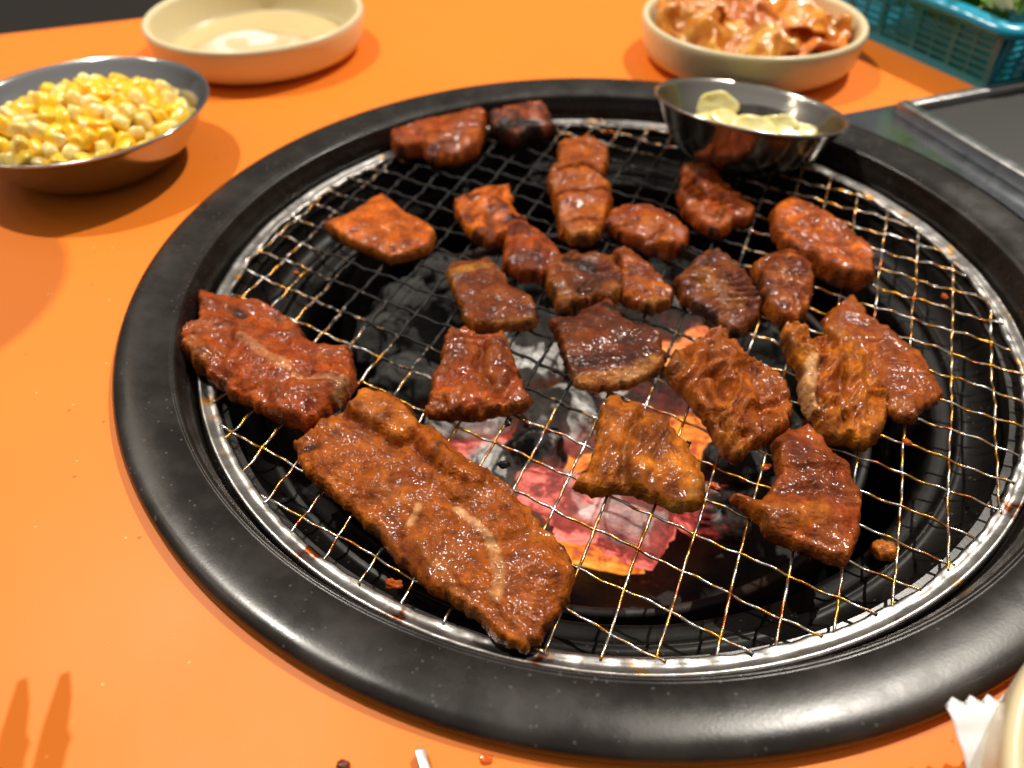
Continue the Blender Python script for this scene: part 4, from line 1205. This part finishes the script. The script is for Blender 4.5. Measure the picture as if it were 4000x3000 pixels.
# ------------------------------------------------------------------ near things at the frame edge
def build_near():
    # cream bowl cut by the right frame edge
    cream_bowl('cream bowl cut off by the lower right corner of the picture', (.1490, -.2045, .0002), .0640, .030, .0500)
    # white sachet with zigzag seal
    t = NT('white_sachet_film'); v = t.coord()
    t.set(Base_Color=(.78, .79, .82), Roughness=.3, Normal=t.bump(t.noise(v, 120, 3), .25, .001))
    p0 = np.array([.0850, -.1695]); u = np.array([.93, .22]); u /= np.linalg.norm(u); w = np.array([u[1], -u[0]])   # w runs towards the viewer
    nu, nv = 66, 60
    V = []
    for j in range(nv + 1):
        for i in range(nu + 1):
            a = i / nu; b = j / nv
            zig = .0016 * abs(((a * 11) % 1) * 2 - 1) if j == 0 else 0
            s = b * .075 + (zig if j == 0 else 0)
            x = a * .046
            puff = .006 * math.sin(math.pi * a) * sstep(.16, .45, np.array([b]))[0]
            seal = .0003 * math.sin(b * 300) if b < .16 else 0
            q = p0 + u * x + w * s
            lift = .0125 * (1 - sstep(.0, .5, np.array([b]))[0])
            V.append((q[0], q[1], .002 + lift + puff + seal + .002 * math.sin(a * 5 + 1)))
    F = [(j * (nu + 1) + i, j * (nu + 1) + i + 1, (j + 1) * (nu + 1) + i + 1, (j + 1) * (nu + 1) + i) for j in range(nv) for i in range(nu)]
    o = mesh('wrapper', V, F, t.m)
    m = o.modifiers.new('t', 'SOLIDIFY'); m.thickness = .0004
    tag(o, 'white sachet with a zigzag sealed end beside the corner cream bowl', 'sachet')
    # steel chopstick tip
    a = np.array([-.0322, -.1932]); d = np.array([.50, -.866])
    g = box('chopstick', -.0012, .0012, -.20, 0, .0006, .0030, mat_steel('chopstick_steel', (.55, .54, .52), .3, .3), None, .0004)
    g.location = (float(a[0]), float(a[1]), 0); g.rotation_euler = (0, 0, math.atan2(d[1], d[0]) + math.pi / 2)
    tag(g, 'flat grey steel chopstick tip poking in at the bottom edge', 'chopstick')
    # sauce spot on the table
    V, F = ICO3
    c = U([(1050, 1641)], 0)[0]
    o = mesh('sauce_spot', V * np.array([.0016, .0012, .0003]) * (1 + .3 * fbm(V * 2, 2))[:, None], F, plain('thin_red_sauce', (.62, .10, .008), .12))
    o.location = (float(c[0]), float(c[1]), .0001)
    tag(o, 'faint red sauce spot on the table near the bottom edge', 'sauce')
    c = U([(741, 1657)], 0)[0]
    o = mesh('food_scrap', V * np.array([.0016, .0012, .0009]) * (1 + .4 * fbm(V * 2 + 4, 2))[:, None], F, plain('dark_scrap', (.12, .02, .006), .3))
    o.location = (float(c[0]), float(c[1]), .0007)
    tag(o, 'dark reddish food scrap at the bottom edge of the table', 'food scrap')


def build_overhead():
    # exhaust duct over the table and the held tongs, both out of frame: their shadows fall on the table
    o = lathe('exhaust_duct', [(.0500, .50), (.0500, 1.60), (.0485, 1.60), (.0485, .50), (.0500, .50)], mat_steel('duct_steel', (.5, .5, .5), .4, .1), None, 64, 0)
    o.location = (-.026, .222, 0)
    tag(o, 'round exhaust duct hanging above the table, seen only by its shadow', 'duct')
    g = empty('tongs', (-.1520, -.1660, .060))
    tag(g, 'steel tongs held above the lower left table, seen only by their shadow', 'tongs')
    ms = mat_steel('tongs_steel', (.55, .55, .55), .3, .1)
    for k, (dx, dy, ang) in enumerate(((0, 0, 0), (-.0095, -.0030, 3))):
        pts = [(-.0015, 0), (.0012, .0003), (.0030, -.006), (.0034, -.0135), (.0050, -.016), (.0042, -.019), (.0036, -.030), (.0050, -.034), (.0045, -.10), (-.0060, -.10), (-.0050, -.030), (-.0036, -.012)]
        V = [(x * .78, y, z) for z in (0, .0015) for x, y in pts]; n = len(pts)
        F = [tuple(range(n))[::-1], tuple(range(n, 2 * n))] + [(i, (i + 1) % n, n + (i + 1) % n, n + i) for i in range(n)]
        o = mesh('arm', V, F, ms, g, smooth=False)
        o.location = (dx, dy, 0); o.rotation_euler = (0, 0, R(22 + ang))


def build_scraps():
    V, F = ICO3
    for k, (px, sz, dark) in enumerate([((850, 1262), 1.9, 0), ((1098, 912), 1.5, 1), ((1545, 1052), 1.5, 0), ((1731, 1146), 1.4, 0), ((1950, 902), 1.6, 0), ((1090, 1003), 1.6, 1), ((1250, 745), 1.7, 1), ((1388, 742), 1.6, 1), ((1482, 962), 1.5, 1),
                                        ((1960, 955), 1.3, 0), ((1118, 668), 1.6, 1), ((2040, 640), 1.4, 0), ((640, 590), 1.3, 0), ((1330, 940), 1.3, 1), ((1075, 1092), 1.6, 1), ((1655, 1010), 1.4, 0)]):
        c = U([px], ZG)[0]
        W = V * np.array([1.3, .8, .6]) * sz * .001 * (1 + .55 * fbm(V * 1.7 + k * 3.1, 3))[:, None]
        o = mesh('burnt_scrap', W, F, M_MEAT, cols={'col': np.tile([[.012, .007, .005] if dark else [.34, .06, .006]], (len(W), 1))})
        o.location = (float(c[0]), float(c[1]), ZG); o.rotation_euler = (0, 0, k * 1.3)
        tag(o, 'black burnt crumb stuck on the grate wires over the fire' if dark else 'small red brown sauce clot stuck on the outer grate wires', 'scrap', 'burnt crumbs on the wires' if dark else 'sauce clots on the wires')


build_table()
build_overhead()
build_grill()
build_grate()
build_coals()
build_meats()
build_scraps()
build_corn()
build_sauce_dish()
build_kimchi()
build_garlic()
build_basket()
build_tray()
build_near()
